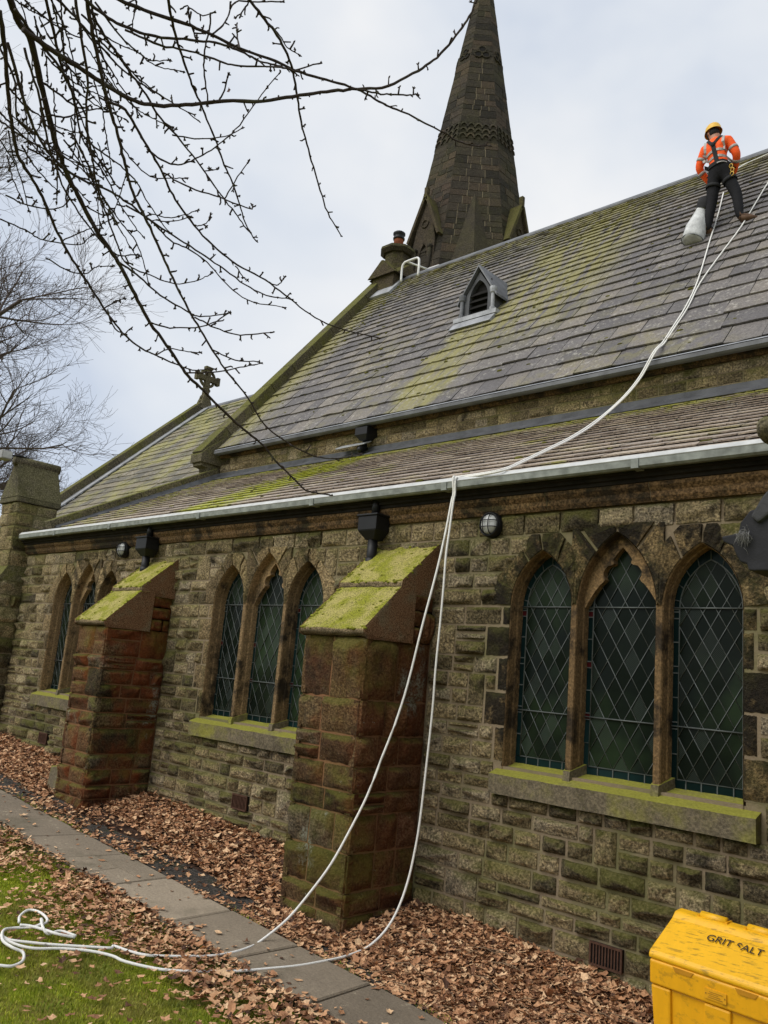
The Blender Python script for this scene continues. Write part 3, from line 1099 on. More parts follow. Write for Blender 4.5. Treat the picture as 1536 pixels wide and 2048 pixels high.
        while zz < Z_SPR:
            small = q % 3 == 2
            z2 = min(zz + (0.05 if small else 0.18), Z_SPR)
            for xa in (a, b - bw):
                pane([(xa, zz), (xa + bw, zz), (xa + bw, z2), (xa, z2)], M_ruby if (small and random.random() < 0.5) else M_teal, random.random() * 0.79)
                lead.box((cx + xa, GY - 0.006, z2 - 0.004), (cx + xa + bw, GY + 0.004, z2 + 0.004))
            zz = z2
            q += 1
        nb = 5
        for i in range(nb):
            xa, xb = a + (b - a) * i / nb, a + (b - a) * (i + 1) / nb
            pane([(xa, 1.27), (xb, 1.27), (xb, 1.39), (xa, 1.39)], M_teal, random.random() * 0.79)
            lead.box((cx + xa - 0.004, GY - 0.006, 1.27), (cx + xa + 0.004, GY + 0.004, 1.39))
        la, lb = lancet(a, b, Z_SPR + 0.01, ap - 0.018, 9), lancet(a + bw, b - bw, Z_SPR + 0.01, ap - 0.103, 9)
        for i in range(len(la) - 1):
            pane([la[i], lb[i], lb[i + 1], la[i + 1]], M_teal, random.random() * 0.79)
            if i % 2:
                lead.tube([(cx + la[i][0], GY - 0.002, la[i][1]), (cx + lb[i][0], GY - 0.002, lb[i][1])], 0.005, 4)
        ring = [(a + bw, 1.39)] + lb + [(b - bw, 1.39), (a + bw, 1.39)]
        lead.tube([(cx + p, GY - 0.002, z) for p, z in ring], 0.006, 5)
        # diagonal cames
        for sgn in (1, -1):
            for i in range(-40, 41):
                xs0 = xc + i * dw + (0.5 * dw if False else 0)
                p0 = (xs0 - sgn * 10 * dw, 1.39 - dh / 2 - 10 * dh)
                p1 = (xs0 + sgn * 30 * dw, 1.39 - dh / 2 + 30 * dh)
                # clip segment to convex I
                t0, t1 = 0.0, 1.0
                ok = True
                for e in range(len(I)):
                    A_, B_ = I[e], I[(e + 1) % len(I)]
                    nx, nz = -(B_[1] - A_[1]), (B_[0] - A_[0])
                    d0 = nx * (p0[0] - A_[0]) + nz * (p0[1] - A_[1])
                    d1 = nx * (p1[0] - A_[0]) + nz * (p1[1] - A_[1])
                    if d0 < 0 and d1 < 0:
                        ok = False
                        break
                    if d0 < 0:
                        t0 = max(t0, d0 / (d0 - d1))
                    elif d1 < 0:
                        t1 = min(t1, d0 / (d0 - d1))
                if ok and t1 - t0 > 1e-4:
                    s0 = (p0[0] + (p1[0] - p0[0]) * t0, p0[1] + (p1[1] - p0[1]) * t0)
                    s1 = (p0[0] + (p1[0] - p0[0]) * t1, p0[1] + (p1[1] - p0[1]) * t1)
                    lead.tube([(cx + s0[0], GY - 0.003, s0[1]), (cx + s1[0], GY - 0.003, s1[1])], 0.0033, 5)
        for zb in (1.77, Z_SPR + 0.01):
            lead.tube([(cx + a, GY - 0.012, zb), (cx + b, GY - 0.012, zb)], 0.006, 5)
    lead.build('lead_lattice', M_came, w)


T_buff = rock_templates(12, 8, 8, 0.03, M_buff)
for c in WCX:
    make_window(c, M_stain if c > -5 else M_buff, M_dress if c > -5 else M_dress2, T_stain if c > -5 else T_buff)

# buttresses -------------------------------------------------------------
def make_buttress(xl, xr, zb):
    core = MB()
    D = 0.88
    core.box((xl + 0.03, -D + 0.03, zb - 0.4), (xr - 0.03, 0.002, 2.26))
    core.prism([(xl + 0.03, -D + 0.05, 2.26), (xr - 0.03, -D + 0.05, 2.26), (xr - 0.03, 0.0, 2.26), (xl + 0.03, 0.0, 2.26)],
               [(xl + 0.03, -0.5, 2.62), (xr - 0.03, -0.5, 2.62), (xr - 0.03, 0.0, 2.62), (xl + 0.03, 0.0, 2.62)])
    core.box((xl + 0.03, -0.33, 2.265), (xr - 0.03, 0.001, 2.76))
    b = cpart('buttress', core, M_bmortar)
    zc = [zb - 0.25]
    while zc[-1] < 2.26 - 0.3:
        zc.append(zc[-1] + random.choice((0.16, 0.18, 0.21, 0.25, 0.3)))
    zc[-1] = 2.27
    its = []
    none = lambda a, c: []
    its += lay_courses(xl, xr, zc, 0.22, 0.45, 0.016, none, (1, 0, 0), (0, -1, 0), (0, -D + 0.03, 0), T_butt)
    its += lay_courses(-D, 0.0, zc, 0.22, 0.45, 0.016, none, (0, 1, 0), (1, 0, 0), (xr - 0.03, 0, 0), T_butt)
    its += lay_courses(0, D, zc, 0.22, 0.45, 0.016, none, (0, -1, 0), (-1, 0, 0), (xl + 0.03, 0, 0), T_butt)
    # small coursed stones beside the weathering at the back
    its += lay_courses(-0.30, 0.0, [2.27, 2.42, 2.57, 2.72], 0.12, 0.3, 0.014, none, (0, 1, 0), (1, 0, 0), (xr - 0.03, 0, 0), T_butt)
    emit('stone', 'stones', its, b, M_butt)
    # two weathered slopes: big wedge stones with an overhanging nosing
    ov = 0.012
    tuftm = MB()
    for (y0, z0, y1, z1, zlow) in ((-0.92, 2.33, -0.475, 2.745, 2.27), (-0.475, 2.80, 0.0, 3.22, 2.70)):
        c = MB()
        prof = [(y0, z0 - 0.035), (y0, z0), (y1, z1), (y1 if y1 < -0.1 else 0.0, zlow), (y0 + 0.03, zlow)]
        if y1 < -0.1:
            prof = [(y0, z0 - 0.035), (y0, z0), (y1 + 0.02, z1 + 0.02), (-0.30, z1 + 0.02), (-0.30, 2.27), (y0 + 0.035, 2.27)]
        else:
            prof = [(y0, z0 - 0.05), (y0, z0), (0.0, z1), (0.0, 2.71), (-0.31, 2.71), (-0.31, z0 - 0.03), (y0 + 0.05, z0 - 0.05)]
        # subdivided across for unevenness
        V, F = [], []
        nn = 8
        for i in range(nn + 1):
            x = xl - ov + (xr - xl + 2 * ov) * i / nn
            for (p, q) in prof:
                V.append((x + 0.006 * random.uniform(-1, 1) * (i in (0, nn)), p - 0.006 * random.random() * (p < -0.1), q + 0.007 * random.uniform(-1, 1)))
        k = len(prof)
        for i in range(nn):
            for j in range(k):
                F.append((i * k + j, i * k + (j + 1) % k, (i + 1) * k + (j + 1) % k, (i + 1) * k + j))
        F += [tuple(range(k)), tuple(range(nn * k, (nn + 1) * k))[::-1]]
        c.add(V, F)
        bevel(c.build('weathering', M_cap, b), 0.012, 2)
        for _ in range(70):
            t = random.random()
            e = random.random()
            x = (xl + random.uniform(-0.01, 0.03)) if e < 0.4 else ((xr - random.uniform(-0.01, 0.03)) if e < 0.55 else random.uniform(xl, xr))
            if e > 0.8:
                t = random.uniform(-0.02, 0.04)
            r0 = random.uniform(0.006, 0.017)
            tuftm.ball((x, y0 + (y1 - y0) * t, z0 + (z1 - z0) * t + r0 * 0.2), (r0 * random.uniform(1, 2), r0 * random.uniform(1, 1.6), r0 * 0.8), 7, 4)
    o = tuftm.build('moss_tufts', plain('cap_moss', (0.20, 0.205, 0.028), 0.95, 0.1, 0, 0.6, 25, 0.7), b)
    o['kind'] = 'stuff'


make_buttress(-5.80, -5.0, -0.1)
make_buttress(-10.12, -9.40, 0.1)

# corner pier ------------------------------------------------------------
pm = MB()
px0, px1 = -14.64, -14.0
pm.box((px0 + 0.02, -0.30, -0.2), (px1 - 0.02, 0.38, 4.30))
pm.box((px0 - 0.1, -0.40, -0.2), (px1 + 0.0, 0.0, 3.0))
pier = cpart('corner_pier', pm, M_mortar)
its = []
pz = [0.3, 0.55, 0.8, 1.05, 1.3, 1.55, 1.8, 2.05, 2.3, 2.55, 2.75, 3.0]
none = lambda a, c: []
its += lay_courses(-0.40, 0.0, pz, 0.2, 0.4, 0.016, none, (0, 1, 0), (1, 0, 0), (px1 + 0.0, 0, 0), T_wall)
its += lay_courses(px0 - 0.1, px1, pz, 0.25, 0.4, 0.016, none, (1, 0, 0), (0, -1, 0), (0, -0.40, 0), T_wall)
pz = [3.22, 3.5, 3.74, 3.92, 4.14, 4.32]
its += lay_courses(-0.31, 0.38, pz, 0.22, 0.42, 0.016, none, (0, 1, 0), (1, 0, 0), (px1 - 0.02, 0, 0), T_wall)
its += lay_courses(px0, px1, pz, 0.25, 0.4, 0.016, none, (1, 0, 0), (0, -1, 0), (0, -0.31, 0), T_wall)
emit('stone', 'stones', its, pier, M_wall)
c = MB()
c.prism([(px0 - 0.14, -0.46, 2.98), (px1 + 0.04, -0.46, 2.98), (px1 + 0.04, 0.0, 2.98), (px0 - 0.14, 0.0, 2.98)],
        [(px0 + 0.0, -0.30, 3.24), (px1 + 0.0, -0.30, 3.24), (px1 + 0.0, 0.0, 3.24), (px0 + 0.0, 0.0, 3.24)])
c.build('weathering', M_cop, pier)
c = MB()
xm = (px0 + px1) / 2
c.box((px0 - 0.04, -0.36, 4.32), (px1 + 0.03, 0.42, 4.40))
c.prism([(px0 - 0.04, -0.36, 4.40), (px1 + 0.03, -0.36, 4.40), (px1 + 0.03, 0.42, 4.40), (px0 - 0.04, 0.42, 4.40)],
        [(xm - 0.06, -0.36 + 0.03, 5.04), (xm + 0.06, -0.36 + 0.03, 5.04), (xm + 0.06, 0.40, 5.04), (xm - 0.06, 0.40, 5.04)])
bevel(c.build('saddleback_cap', M_pier, pier), 0.015)
c = MB()
c.tube([(xm, -0.37, 5.06), (xm, 0.43, 5.06)], 0.09, 12)
c.build('ridge_roll', M_pier, pier)

# eaves of the aisle ------------------------------------------------------
eave = MB()
eave.extrude([(0.05, 3.45), (-0.028, 3.455), (-0.05, 3.49), (-0.05, 3.53), (-0.085, 3.57), (-0.085, 3.60), (0.05, 3.60)], 'x', XE, XW, mi=0)
eave.extrude([(0.05, 3.603), (-0.10, 3.603), (-0.10, 3.63), (-0.13, 3.635), (-0.13, 3.66), (-0.16, 3.665), (-0.16, 3.70), (0.05, 3.72)], 'x', XE, XW, mi=1)
cornice = cpart('eaves_cornice', eave, [M_mortar, M_eave])
x = XE
its = []
while x < XW:
    L = random.uniform(0.9, 1.35)
    e = min(x + L, XW)
    m = MB()
    m.extrude([(0.0, 3.452), (-0.034, 3.452), (-0.058, 3.488), (-0.058, 3.53), (-0.092, 3.568), (-0.092, 3.598), (0.0, 3.598)], 'x', x + 0.005, e - 0.005, tint=random.random())
    m.build('cornice_stone', M_corn, cornice)
    x = e
# gutters
g = MB()
g.extrude([(-0.16, 3.685), (-0.235, 3.675), (-0.255, 3.69), (-0.258, 3.742), (-0.165, 3.742)], 'x', XE + 0.12, XW, mi=1)
g.extrude([(-0.162, 3.744), (-0.258, 3.744), (-0.262, 3.750), (-0.222, 3.792), (-0.205, 3.792), (-0.2, 3.76), (-0.162, 3.76)], 'x', XE + 0.12, XW, mi=0)
for xx in (-12.6, -10.9, -8.7, -6.6, -4.78, -2.9):
    g.box((xx - 0.03, -0.266, 3.672), (xx + 0.03, -0.16, 3.748), mi=1)
cpart('gutter', g, [M_gut, M_gutd])
for xx in (-13.0, -11.2, -9.0, -6.9):
    pass

# roofs -------------------------------------------------------------------
def slate_templates(n, mat, name, th, gap=0.95, j=0.03):
    out = []
    for k in range(n):
        r = lambda a: random.uniform(-a, a)
        x = [-0.5, -0.17, 0.17, 0.5]
        bot = [(x[i] + r(0.012), -0.5 + r(j), th * random.uniform(1 - 5 * j, 1 + 6 * j)) for i in range(4)]
        top = [(-0.5 + r(0.01), 0.62, 0.003), (0.5 + r(0.01), 0.62, 0.003)]
        V = bot + top + [(p, q, z - th * gap) for p, q, z in bot]
        F = [(0, 1, 2, 3, 5, 4), (6, 7, 1, 0), (7, 8, 2, 1), (8, 9, 3, 2), (6, 0, 4), (9, 5, 3)]
        t = random.random()
        me = mesh_from(name, V, F, mat, tint=t)
        out.append(dict(me=me, v=np.array(V), f=F, t=t, sm=[False] * len(F)))
    return out


def slate_roof(name, mat, temps, x0, x1, p_low, p_high, gauges, wlo, whi, nmax=300, jit=1.0):
    """roof plane rising from p_low=(y,z) to p_high; gauges run from the eave up"""
    d = np.array([0, p_high[0] - p_low[0], p_high[1] - p_low[1]], float)
    Ls = np.linalg.norm(d)
    d /= Ls
    nrm = np.array([0, -d[2], d[1]])
    U = np.array([1.0, 0, 0])
    o = np.array([0, p_low[0], p_low[1]])
    mb = MB()
    a, b = o - nrm * 0.006, o + d * Ls - nrm * 0.006
    mb.prism([(x0, *a[1:]), (x1, *a[1:]), (x1, *b[1:]), (x0, *b[1:])], [(x0, *(a - nrm * 0.03)[1:]), (x1, *(a - nrm * 0.03)[1:]), (x1, *(b - nrm * 0.03)[1:]), (x0, *(b - nrm * 0.03)[1:])])
    roof = cpart(name, mb, M_under)
    its = []
    s = 0.0
    gi = 0
    total = sum(gauges)
    for gg in gauges:
        ga = gg * Ls / total
        x = x0 + random.uniform(-0.3, 0)
        while x < x1:
            w = random.uniform(wlo, whi) * (0.55 + 1.1 * gg)
            xa, xb = max(x, x0), min(x + w, x1)
            if xb - xa > 0.05:
                c = o + d * (s + ga / 2 + random.gauss(0, 0.006 * jit)) + U * ((xa + xb) / 2)
                M = np.eye(4)
                sl = 1 + random.uniform(-0.02, 0.02) * jit
                rot = random.gauss(0, 0.006 * jit) if random.random() > 0.04 else random.gauss(0, 0.028)
                u2, d2 = U * math.cos(rot) + d * math.sin(rot), d * math.cos(rot) - U * math.sin(rot)
                M[:3, 0], M[:3, 1], M[:3, 2], M[:3, 3] = u2 * (xb - xa - 0.010), d2 * ga * sl, nrm * random.uniform(1 - 0.12 * jit, 1 + 0.25 * jit), c
                cor = np.array([c + U * i * (xb - xa) / 2 + d * j * ga / 2 for i in (-1, 1) for j in (-1, 1)])
                its.append((random.choice(temps), M, score(cor)))
            x += w
        s += ga
    emit('slate', 'slates', its, roof, mat, nmax)
    return roof


NX0, NX1 = -13.1, 0.4
ng = [0.44 * (0.955 ** i) for i in range(30)]
ng = [max(g_, 0.13) for g_ in ng]
nave_roof = slate_roof('nave_roof', M_slate, slate_templates(40, M_slate, 'slate', 0.030, 0.6), NX0, NX1, (2.875, 5.933), (7.08, 11.15), ng, 0.27, 0.60)
ag = [0.25 * (0.975 ** i) for i in range(19)]
aisle_roof = slate_roof('aisle_roof', M_aisle, slate_templates(40, M_aisle, 'slate', 0.025, 0.45, 0.014), NX0, XW, (-0.17, 3.768), (2.98, 5.375), ag, 0.30, 0.6, jit=0.75)
chancel_roof = slate_roof('chancel_roof', M_chan, slate_templates(24, M_chan, 'slate', 0.022), -20.0, -13.1, (2.3, 4.54), (7.08, 9.18), [0.2] * 24, 0.4, 0.7)

# nave: wall strip, cornice, gutter, ridge
nw = MB()
nw.box((NX0, 2.994, 3.0), (NX1, 3.5, 5.93))
nave_wall = cpart('nave_wall', nw, [M_mortar])
its = lay_courses(NX0, NX1, [5.38, 5.51, 5.645, 5.772], 0.2, 0.42, 0.016, none, (1, 0, 0), (0, -1, 0), (0, 2.99, 0), T_wall, 0.6)
emit('stone', 'stones', its, nave_wall, M_wall)
e2 = MB()
e2.extrude([(3.0, 5.773), (2.955, 5.775), (2.932, 5.805), (2.932, 5.845), (3.0, 5.845)], 'x', NX0, NX1, mi=0)
e2.extrude([(3.0, 5.847), (2.90, 5.847), (2.853, 5.85), (2.853, 5.905), (3.0, 5.915)], 'x', NX0, NX1, mi=1)
cpart('nave_cornice', e2, [M_corn, M_eave])
g2 = MB()
g2.extrude([(2.85, 5.80), (2.78, 5.795), (2.745, 5.812), (2.74, 5.858), (2.765, 5.868), (2.85, 5.868)], 'x', NX0 + 0.1, NX1, mi=0)
cpart('nave_gutter', g2, [M_leadd])
g3 = MB()
g3.extrude([(2.743, 5.870), (2.768, 5.892), (2.79, 5.890), (2.79, 5.870)], 'x', NX0 + 0.1, NX1)
cpart('gutter_lip', g3, [M_lead])
rd = MB()
rd.extrude([(6.98, 11.10), (7.08, 11.20), (7.18, 11.10), (7.18, 11.06), (7.08, 11.16), (6.98, 11.06)], 'x', NX0, NX1)
rdg = cpart('ridge_capping', rd, M_leadd)
nb = MB()   # far slope of the nave
nb.prism([(NX0, 7.085, 11.13), (NX1, 7.085, 11.13), (NX1, 11.4, 5.80), (NX0, 11.4, 5.80)], [(NX0, 7.085, 11.03), (NX1, 7.085, 11.03), (NX1, 11.4, 5.70), (NX0, 11.4, 5.70)])
cpart('far_roof_slope', nb, M_slate)
gw = MB()   # gable walls
gw.extrude([(3.0, 2.0), (11.1, 2.0), (11.1, 5.8), (7.08, 11.0), (3.0, 5.8)], 'x', NX0 - 0.22, NX0)
gw.extrude([(3.0, 2.0), (11.1, 2.0), (11.1, 5.8), (7.08, 11.0), (3.0, 5.8)], 'x', NX1 - 0.02, NX1 + 0.2)
cpart('nave_gable', gw, M_wall)


def slope_coping(name, x0, x1, p0, p1, th, n, mat, up=0.06, parent=None):
    """row of coping stones along a slope in the y-z plane"""
    d = np.array([p1[0] - p0[0], p1[1] - p0[1]], float)
    L = np.linalg.norm(d)
    d /= L
    nr = np.array([-d[1], d[0]])
    root = None
    for i in range(n):
        a, b = np.array(p0) + d * (L * i / n + 0.004), np.array(p0) + d * (L * (i + 1) / n - 0.004)
        m = MB()
        q = [a - nr * (th - up), b - nr * (th - up), b + nr * up, a + nr * up]
        xm_ = (x0 + x1) / 2
        m.prism([(x0, *q[0]), (x0, *q[1]), (x0, *q[2]), (x0, *q[3])], [(x1, *q[0]), (x1, *q[1]), (x1, *q[2]), (x1, *q[3])], tint=random.random())
        if parent is None and root is None:
            root = bevel(cpart(name, m, mat), 0.012)
        else:
            bevel(m.build('coping_stone', mat, parent or root), 0.012)
    return root


ncop = slope_coping('nave_coping', -13.40, -13.08, (2.62, 5.74), (6.95, 11.10), 0.24, 9, M_cop, 0.14)
k = MB()
k.extrude([(2.52, 5.62), (2.52, 5.78), (2.62, 5.90), (3.0, 6.2), (3.0, 5.62)], 'x', -13.42, -13.06)
k.extrude([(2.56, 5.56), (2.56, 5.62), (3.0, 5.62), (3.0, 5.28), (2.86, 5.28), (2.84, 5.42), (2.72, 5.46), (2.70, 5.54)], 'x', -13.38, -13.10)
bevel(k.build('kneeler', M_cop, ncop), 0.01)
acop = slope_coping('aisle_coping', -13.26, -13.05, (-0.10, 3.84), (2.97, 5.46), 0.24, 4, M_cop, 0.13)
ccop = slope_coping('chancel_coping', -20.42, -20.12, (2.3, 4.62), (7.02, 9.18), 0.26, 8, M_cop, 0.20)
lf = MB()
lf.prism([(-20.13, 2.3, 4.60), (-19.86, 2.3, 4.60), (-19.86, 7.0, 9.14), (-20.13, 7.0, 9.14)], [(-20.13, 2.28, 4.63), (-19.86, 2.28, 4.62), (-19.86, 6.98, 9.16), (-20.13, 6.98, 9.17)])
cpart('verge_flashing', lf, M_lead)
af = MB()   # lead at the top of the aisle roof and beside its coping
af.prism([(NX0, 2.80, 5.315), (XW, 2.80, 5.315), (XW, 2.945, 5.36), (NX0, 2.945, 5.36)], [(NX0, 2.80, 5.322), (XW, 2.80, 5.322), (XW, 2.945, 5.42), (NX0, 2.945, 5.42)])
af.box((NX0, 2.940, 5.36), (XW, 2.982, 5.478))
af.prism([(-13.06, -0.05, 3.86), (-12.98, -0.05, 3.845), (-12.98, 2.95, 5.37), (-13.06, 2.95, 5.385)], [(-13.06, -0.05, 3.90), (-12.98, -0.05, 3.86), (-12.98, 2.95, 5.39), (-13.06, 2.95, 5.50)])
cpart('abutment_flashing', af, M_leadk)
lf = MB()
lf.prism([(-13.98, -0.20, 3.72), (-13.05, -0.20, 3.74), (-13.15, 0.5, 4.0), (-13.98, 0.5, 4.0)], [(-13.98, -0.20, 3.75), (-13.05, -0.20, 3.78), (-13.15, 0.5, 4.03), (-13.98, 0.5, 4.03)])
cpart('lead_apron', lf, M_lead)
cw = MB()
cw.box((-20.3, 2.5, 0.5), (-13.2, 2.9, 4.55))
cw.extrude([(2.5, 0.5), (11.6, 0.5), (11.6, 4.5), (7.08, 9.0), (2.5, 4.5)], 'x', -20.36, -20.1)
cw.prism([(-20.1, 7.085, 9.16), (-13.1, 7.085, 9.16), (-13.1, 11.8, 4.5), (-20.1, 11.8, 4.5)], [(-20.1, 7.085, 9.06), (-13.1, 7.085, 9.06), (-13.1, 11.8, 4.4), (-20.1, 11.8, 4.4)])
cw.box((-13.9, 0.4, 0.3), (-13.15, 2.6, 3.7))
cpart('chancel_wall', cw, M_wall)
rc = MB()
rc.extrude([(6.98, 9.14), (7.08, 9.24), (7.18, 9.14), (7.18, 9.10), (7.08, 9.19), (6.98, 9.10)], 'x', -20.1, -13.2)
cpart('chancel_ridge', rc, M_leadd)

# cross on the chancel gable
cx0, cy0, cz0 = -20.27, 7.08, 9.28
cr = MB()
cr.prism([(cx0 - 0.18, cy0 - 0.22, cz0 - 0.12), (cx0 + 0.18, cy0 - 0.22, cz0 - 0.12), (cx0 + 0.18, cy0 + 0.22, cz0 - 0.12), (cx0 - 0.18, cy0 + 0.22, cz0 - 0.12)],
         [(cx0 - 0.09, cy0 - 0.09, cz0 + 0.34), (cx0 + 0.09, cy0 - 0.09, cz0 + 0.34), (cx0 + 0.09, cy0 + 0.09, cz0 + 0.34), (cx0 - 0.09, cy0 + 0.09, cz0 + 0.34)])
cr.prism([(cx0 - 0.07, cy0 - 0.08, cz0 + 0.34), (cx0 + 0.07, cy0 - 0.08, cz0 + 0.34), (cx0 + 0.07, cy0 + 0.08, cz0 + 0.34), (cx0 - 0.07, cy0 + 0.08, cz0 + 0.34)],
         [(cx0 - 0.06, cy0 - 0.07, cz0 + 1.18), (cx0 + 0.06, cy0 - 0.07, cz0 + 1.18), (cx0 + 0.06, cy0 + 0.07, cz0 + 1.18), (cx0 - 0.06, cy0 + 0.07, cz0 + 1.18)])
cr.box((cx0 - 0.062, cy0 - 0.36, cz0 + 0.78), (cx0 + 0.062, cy0 + 0.36, cz0 + 0.94))
for (yy, zz) in ((-0.36, 0.86), (0.36, 0.86), (0, 1.18)):
    cr.box((cx0 - 0.066, cy0 + yy - (0.05 if yy else 0.12), cz0 + zz - (0.12 if yy else 0.04)), (cx0 + 0.066, cy0 + yy + (0.05 if yy else 0.12), cz0 + zz + (0.12 if yy else 0.04)))
cr.tube([(cx0, cy0 + 0.25 * math.cos(t * math.pi / 10), cz0 + 0.86 + 0.25 * math.sin(t * math.pi / 10)) for t in range(21)], 0.045, 6, cap=False, smooth=False)
for zz in (0.12, 0.24, 0.5):
    cr.ball((cx0, cy0 - 0.14 + zz * 0.1, cz0 + zz), 0.06, 8, 5)
    cr.ball((cx0, cy0 + 0.14 - zz * 0.1, cz0 + zz), 0.06, 8, 5)
cpart('gable_cross', cr, M_cop)

mo = MB()
_rm = random.Random(31)
for _ in range(620):
    if _rm.random() < 0.72:
        y = _rm.choice((_rm.uniform(6.2, 7.05), _rm.uniform(3.0, 7.0)))
        x = _rm.uniform(-13, -2.5)
        if _rm.random() < 0.3:
            x = _rm.gauss(-12.6, 0.3)
        z = 5.933 + (y - 2.875) * (11.15 - 5.933) / (7.08 - 2.875) + 0.02
    else:
        y = _rm.choice((_rm.uniform(2.3, 2.85), _rm.uniform(0, 2.8)))
        x = _rm.uniform(-13, -1.5) if _rm.random() < 0.6 else _rm.gauss(-9.1, 0.35)
        z = 3.768 + (y + 0.17) * (5.375 - 3.768) / (2.98 + 0.17) + 0.012
    r0 = _rm.uniform(0.012, 0.034)
    mo.ball((x, y, z), (r0 * _rm.uniform(1, 2.4), r0, r0 * 0.75), 6, 4, tint=_rm.random())
mo = cpart('moss_tufts', mo, plain('roof_moss', (0.10, 0.095, 0.022), 0.95, 0.1, 0, 0.7, 14, 0.8))
mo['kind'] = 'stuff'

# dormer vent on the nave roof ---------------------------------------------
DY, DX = 4.66, -8.40
dm = MB()
hw = 0.335
zb, ze, za = 8.13, 8.58, 9.08
# front frame with a pointed opening
outer = [(-hw, zb), (-hw, ze), (0, za), (hw, ze), (hw, zb)]
A = [(-0.2, zb + 0.12)] + lancet(-0.2, 0.2, zb + 0.42, zb + 0.78, 6) + [(0.2, zb + 0.12)]
O = np.array([(-hw, zb + 0.10), (-hw, ze), (0, za - 0.02), (hw, ze), (hw, zb + 0.10)])
LO = np.r_[0, np.cumsum(np.linalg.norm(np.diff(O, axis=0), axis=1))]
LO /= LO[-1]
tt = np.linspace(0, 1, len(A))
oo = np.stack([np.interp(tt, LO, O[:, 0]), np.interp(tt, LO, O[:, 1])], 1)
n = len(A)
dm.add([(DX + p, DY, q) for p, q in A] + [(DX + p, DY, q) for p, q in oo] + [(DX + p, DY + 0.12, q) for p, q in A],
       [(i, i + 1, n + i + 1, n + i) for i in range(n - 1)] + [(i, 2 * n + i, 2 * n + i + 1, i + 1) for i in range(n - 1)], mi=0)
dm.prism([(DX - hw, DY, zb - 0.1), (DX + hw, DY, zb - 0.1), (DX + hw, DY + 0.75, ze), (DX - hw, DY + 0.75, ze)],
         [(DX - hw, DY + 0.005, ze), (DX + hw, DY + 0.005, ze), (DX + hw, DY + 0.76, ze + 0.005), (DX - hw, DY + 0.76, ze + 0.005)], mi=0) if False else None
for s in (-1, 1):   # cheeks
    dm.add([(DX + s * hw, DY + 0.01, zb - 0.05), (DX + s * hw, DY + 0.01, ze), (DX + s * hw, DY + 0.55, ze + 0.05)], [(0, 1, 2)], mi=0)
dormer = cpart('roof_dormer', dm, [M_leadk])
dr = MB()
for s in (-1, 1):
    a = [(DX, DY - 0.06, za + 0.06), (DX + s * (hw + 0.09), DY - 0.06, ze - 0.09), (DX + s * (hw + 0.09), DY + 0.42, ze - 0.09), (DX, DY + 0.95, za + 0.06)]
    dr.prism(a, [(p, q, r + 0.045) for p, q, r in a])
dr.build('dormer_roof', M_leadd, dormer)
pn = MB()
pn.add([(DX - 0.2, DY + 0.10, zb + 0.1), (DX + 0.2, DY + 0.10, zb + 0.1), (DX + 0.2, DY + 0.10, zb + 0.8), (DX - 0.2, DY + 0.10, zb + 0.8)], [(0, 1, 2, 3)])
pn.build('louvre_back', M_under, dormer)
lv = MB()
for i in range(4):
    z = zb + 0.14 + i * 0.12
    lv.prism([(DX - 0.2, DY + 0.01, z), (DX + 0.2, DY + 0.01, z), (DX + 0.2, DY + 0.09, z + 0.09), (DX - 0.2, DY + 0.09, z + 0.09)],
             [(DX - 0.2, DY + 0.01, z + 0.015), (DX + 0.2, DY + 0.01, z + 0.015), (DX + 0.2, DY + 0.09, z + 0.105), (DX - 0.2, DY + 0.09, z + 0.105)])
lv.build('louvre', M_under, dormer)  # slats coloured near-black so the opening reads as dark
for s in (-1, 1):
    cl = MB()
    cl.lathe([(0.055, 0), (0.055, 0.06), (0.035, 0.08), (0.035, 0.32), (0.055, 0.34), (0.065, 0.40), (0.065, 0.44)], (DX + s * 0.335, DY - 0.03, zb + 0.10), 10)
    cl.build('colonnette', M_leadd if s < 0 else M_lead, dormer)
sl = MB()
sl.box((DX - 0.46, DY - 0.10, zb + 0.02), (DX + 0.46, DY + 0.1, zb + 0.10))
sl.prism([(DX - 0.44, DY - 0.08, zb + 0.02), (DX + 0.44, DY - 0.08, zb + 0.02), (DX + 0.44, DY - 0.24, zb - 0.17), (DX - 0.44, DY - 0.24, zb - 0.17)],
         [(DX - 0.44, DY + 0.05, zb + 0.015), (DX + 0.44, DY + 0.05, zb + 0.015), (DX + 0.44, DY - 0.16, zb - 0.18), (DX - 0.44, DY - 0.16, zb - 0.18)])
sl.build('dormer_sill', M_lead, dormer)

# chimney at the end of the ridge -----------------------------------------
hx, hy = -12.92, 7.15
ch = MB()
ch.box((hx - 0.34, hy - 0.42, 10.2), (hx + 0.34, hy + 0.42, 11.30))
for s in (-1, 1):
    ch.prism([(hx - 0.44, hy + s * 0.50, 11.16), (hx + 0.44, hy + s * 0.50, 11.16), (hx + 0.40, hy + s * 0.1, 11.30), (hx - 0.40, hy + s * 0.1, 11.30)],
             [(hx - 0.03, hy + s * 0.50, 11.55), (hx + 0.03, hy + s * 0.50, 11.55), (hx + 0.03, hy + s * 0.05, 11.60), (hx - 0.03, hy + s * 0.05, 11.60)])
    ch.prism([(hx + s * 0.46, hy - 0.42, 11.16), (hx + s * 0.46, hy + 0.42, 11.16), (hx + s * 0.1, hy + 0.40, 11.30), (hx + s * 0.1, hy - 0.40, 11.30)],
             [(hx + s * 0.46, hy - 0.03, 11.50), (hx + s * 0.46, hy + 0.03, 11.50), (hx + s * 0.05, hy + 0.03, 11.60), (hx + s * 0.05, hy - 0.03, 11.60)])
chim = cpart('chimney', ch, M_chim)
oc = lambda r, z: [(hx + r * math.cos(math.pi / 8 + i * math.pi / 4), hy + r * math.sin(math.pi / 8 + i * math.pi / 4), z) for i in range(8)]
sh = MB()
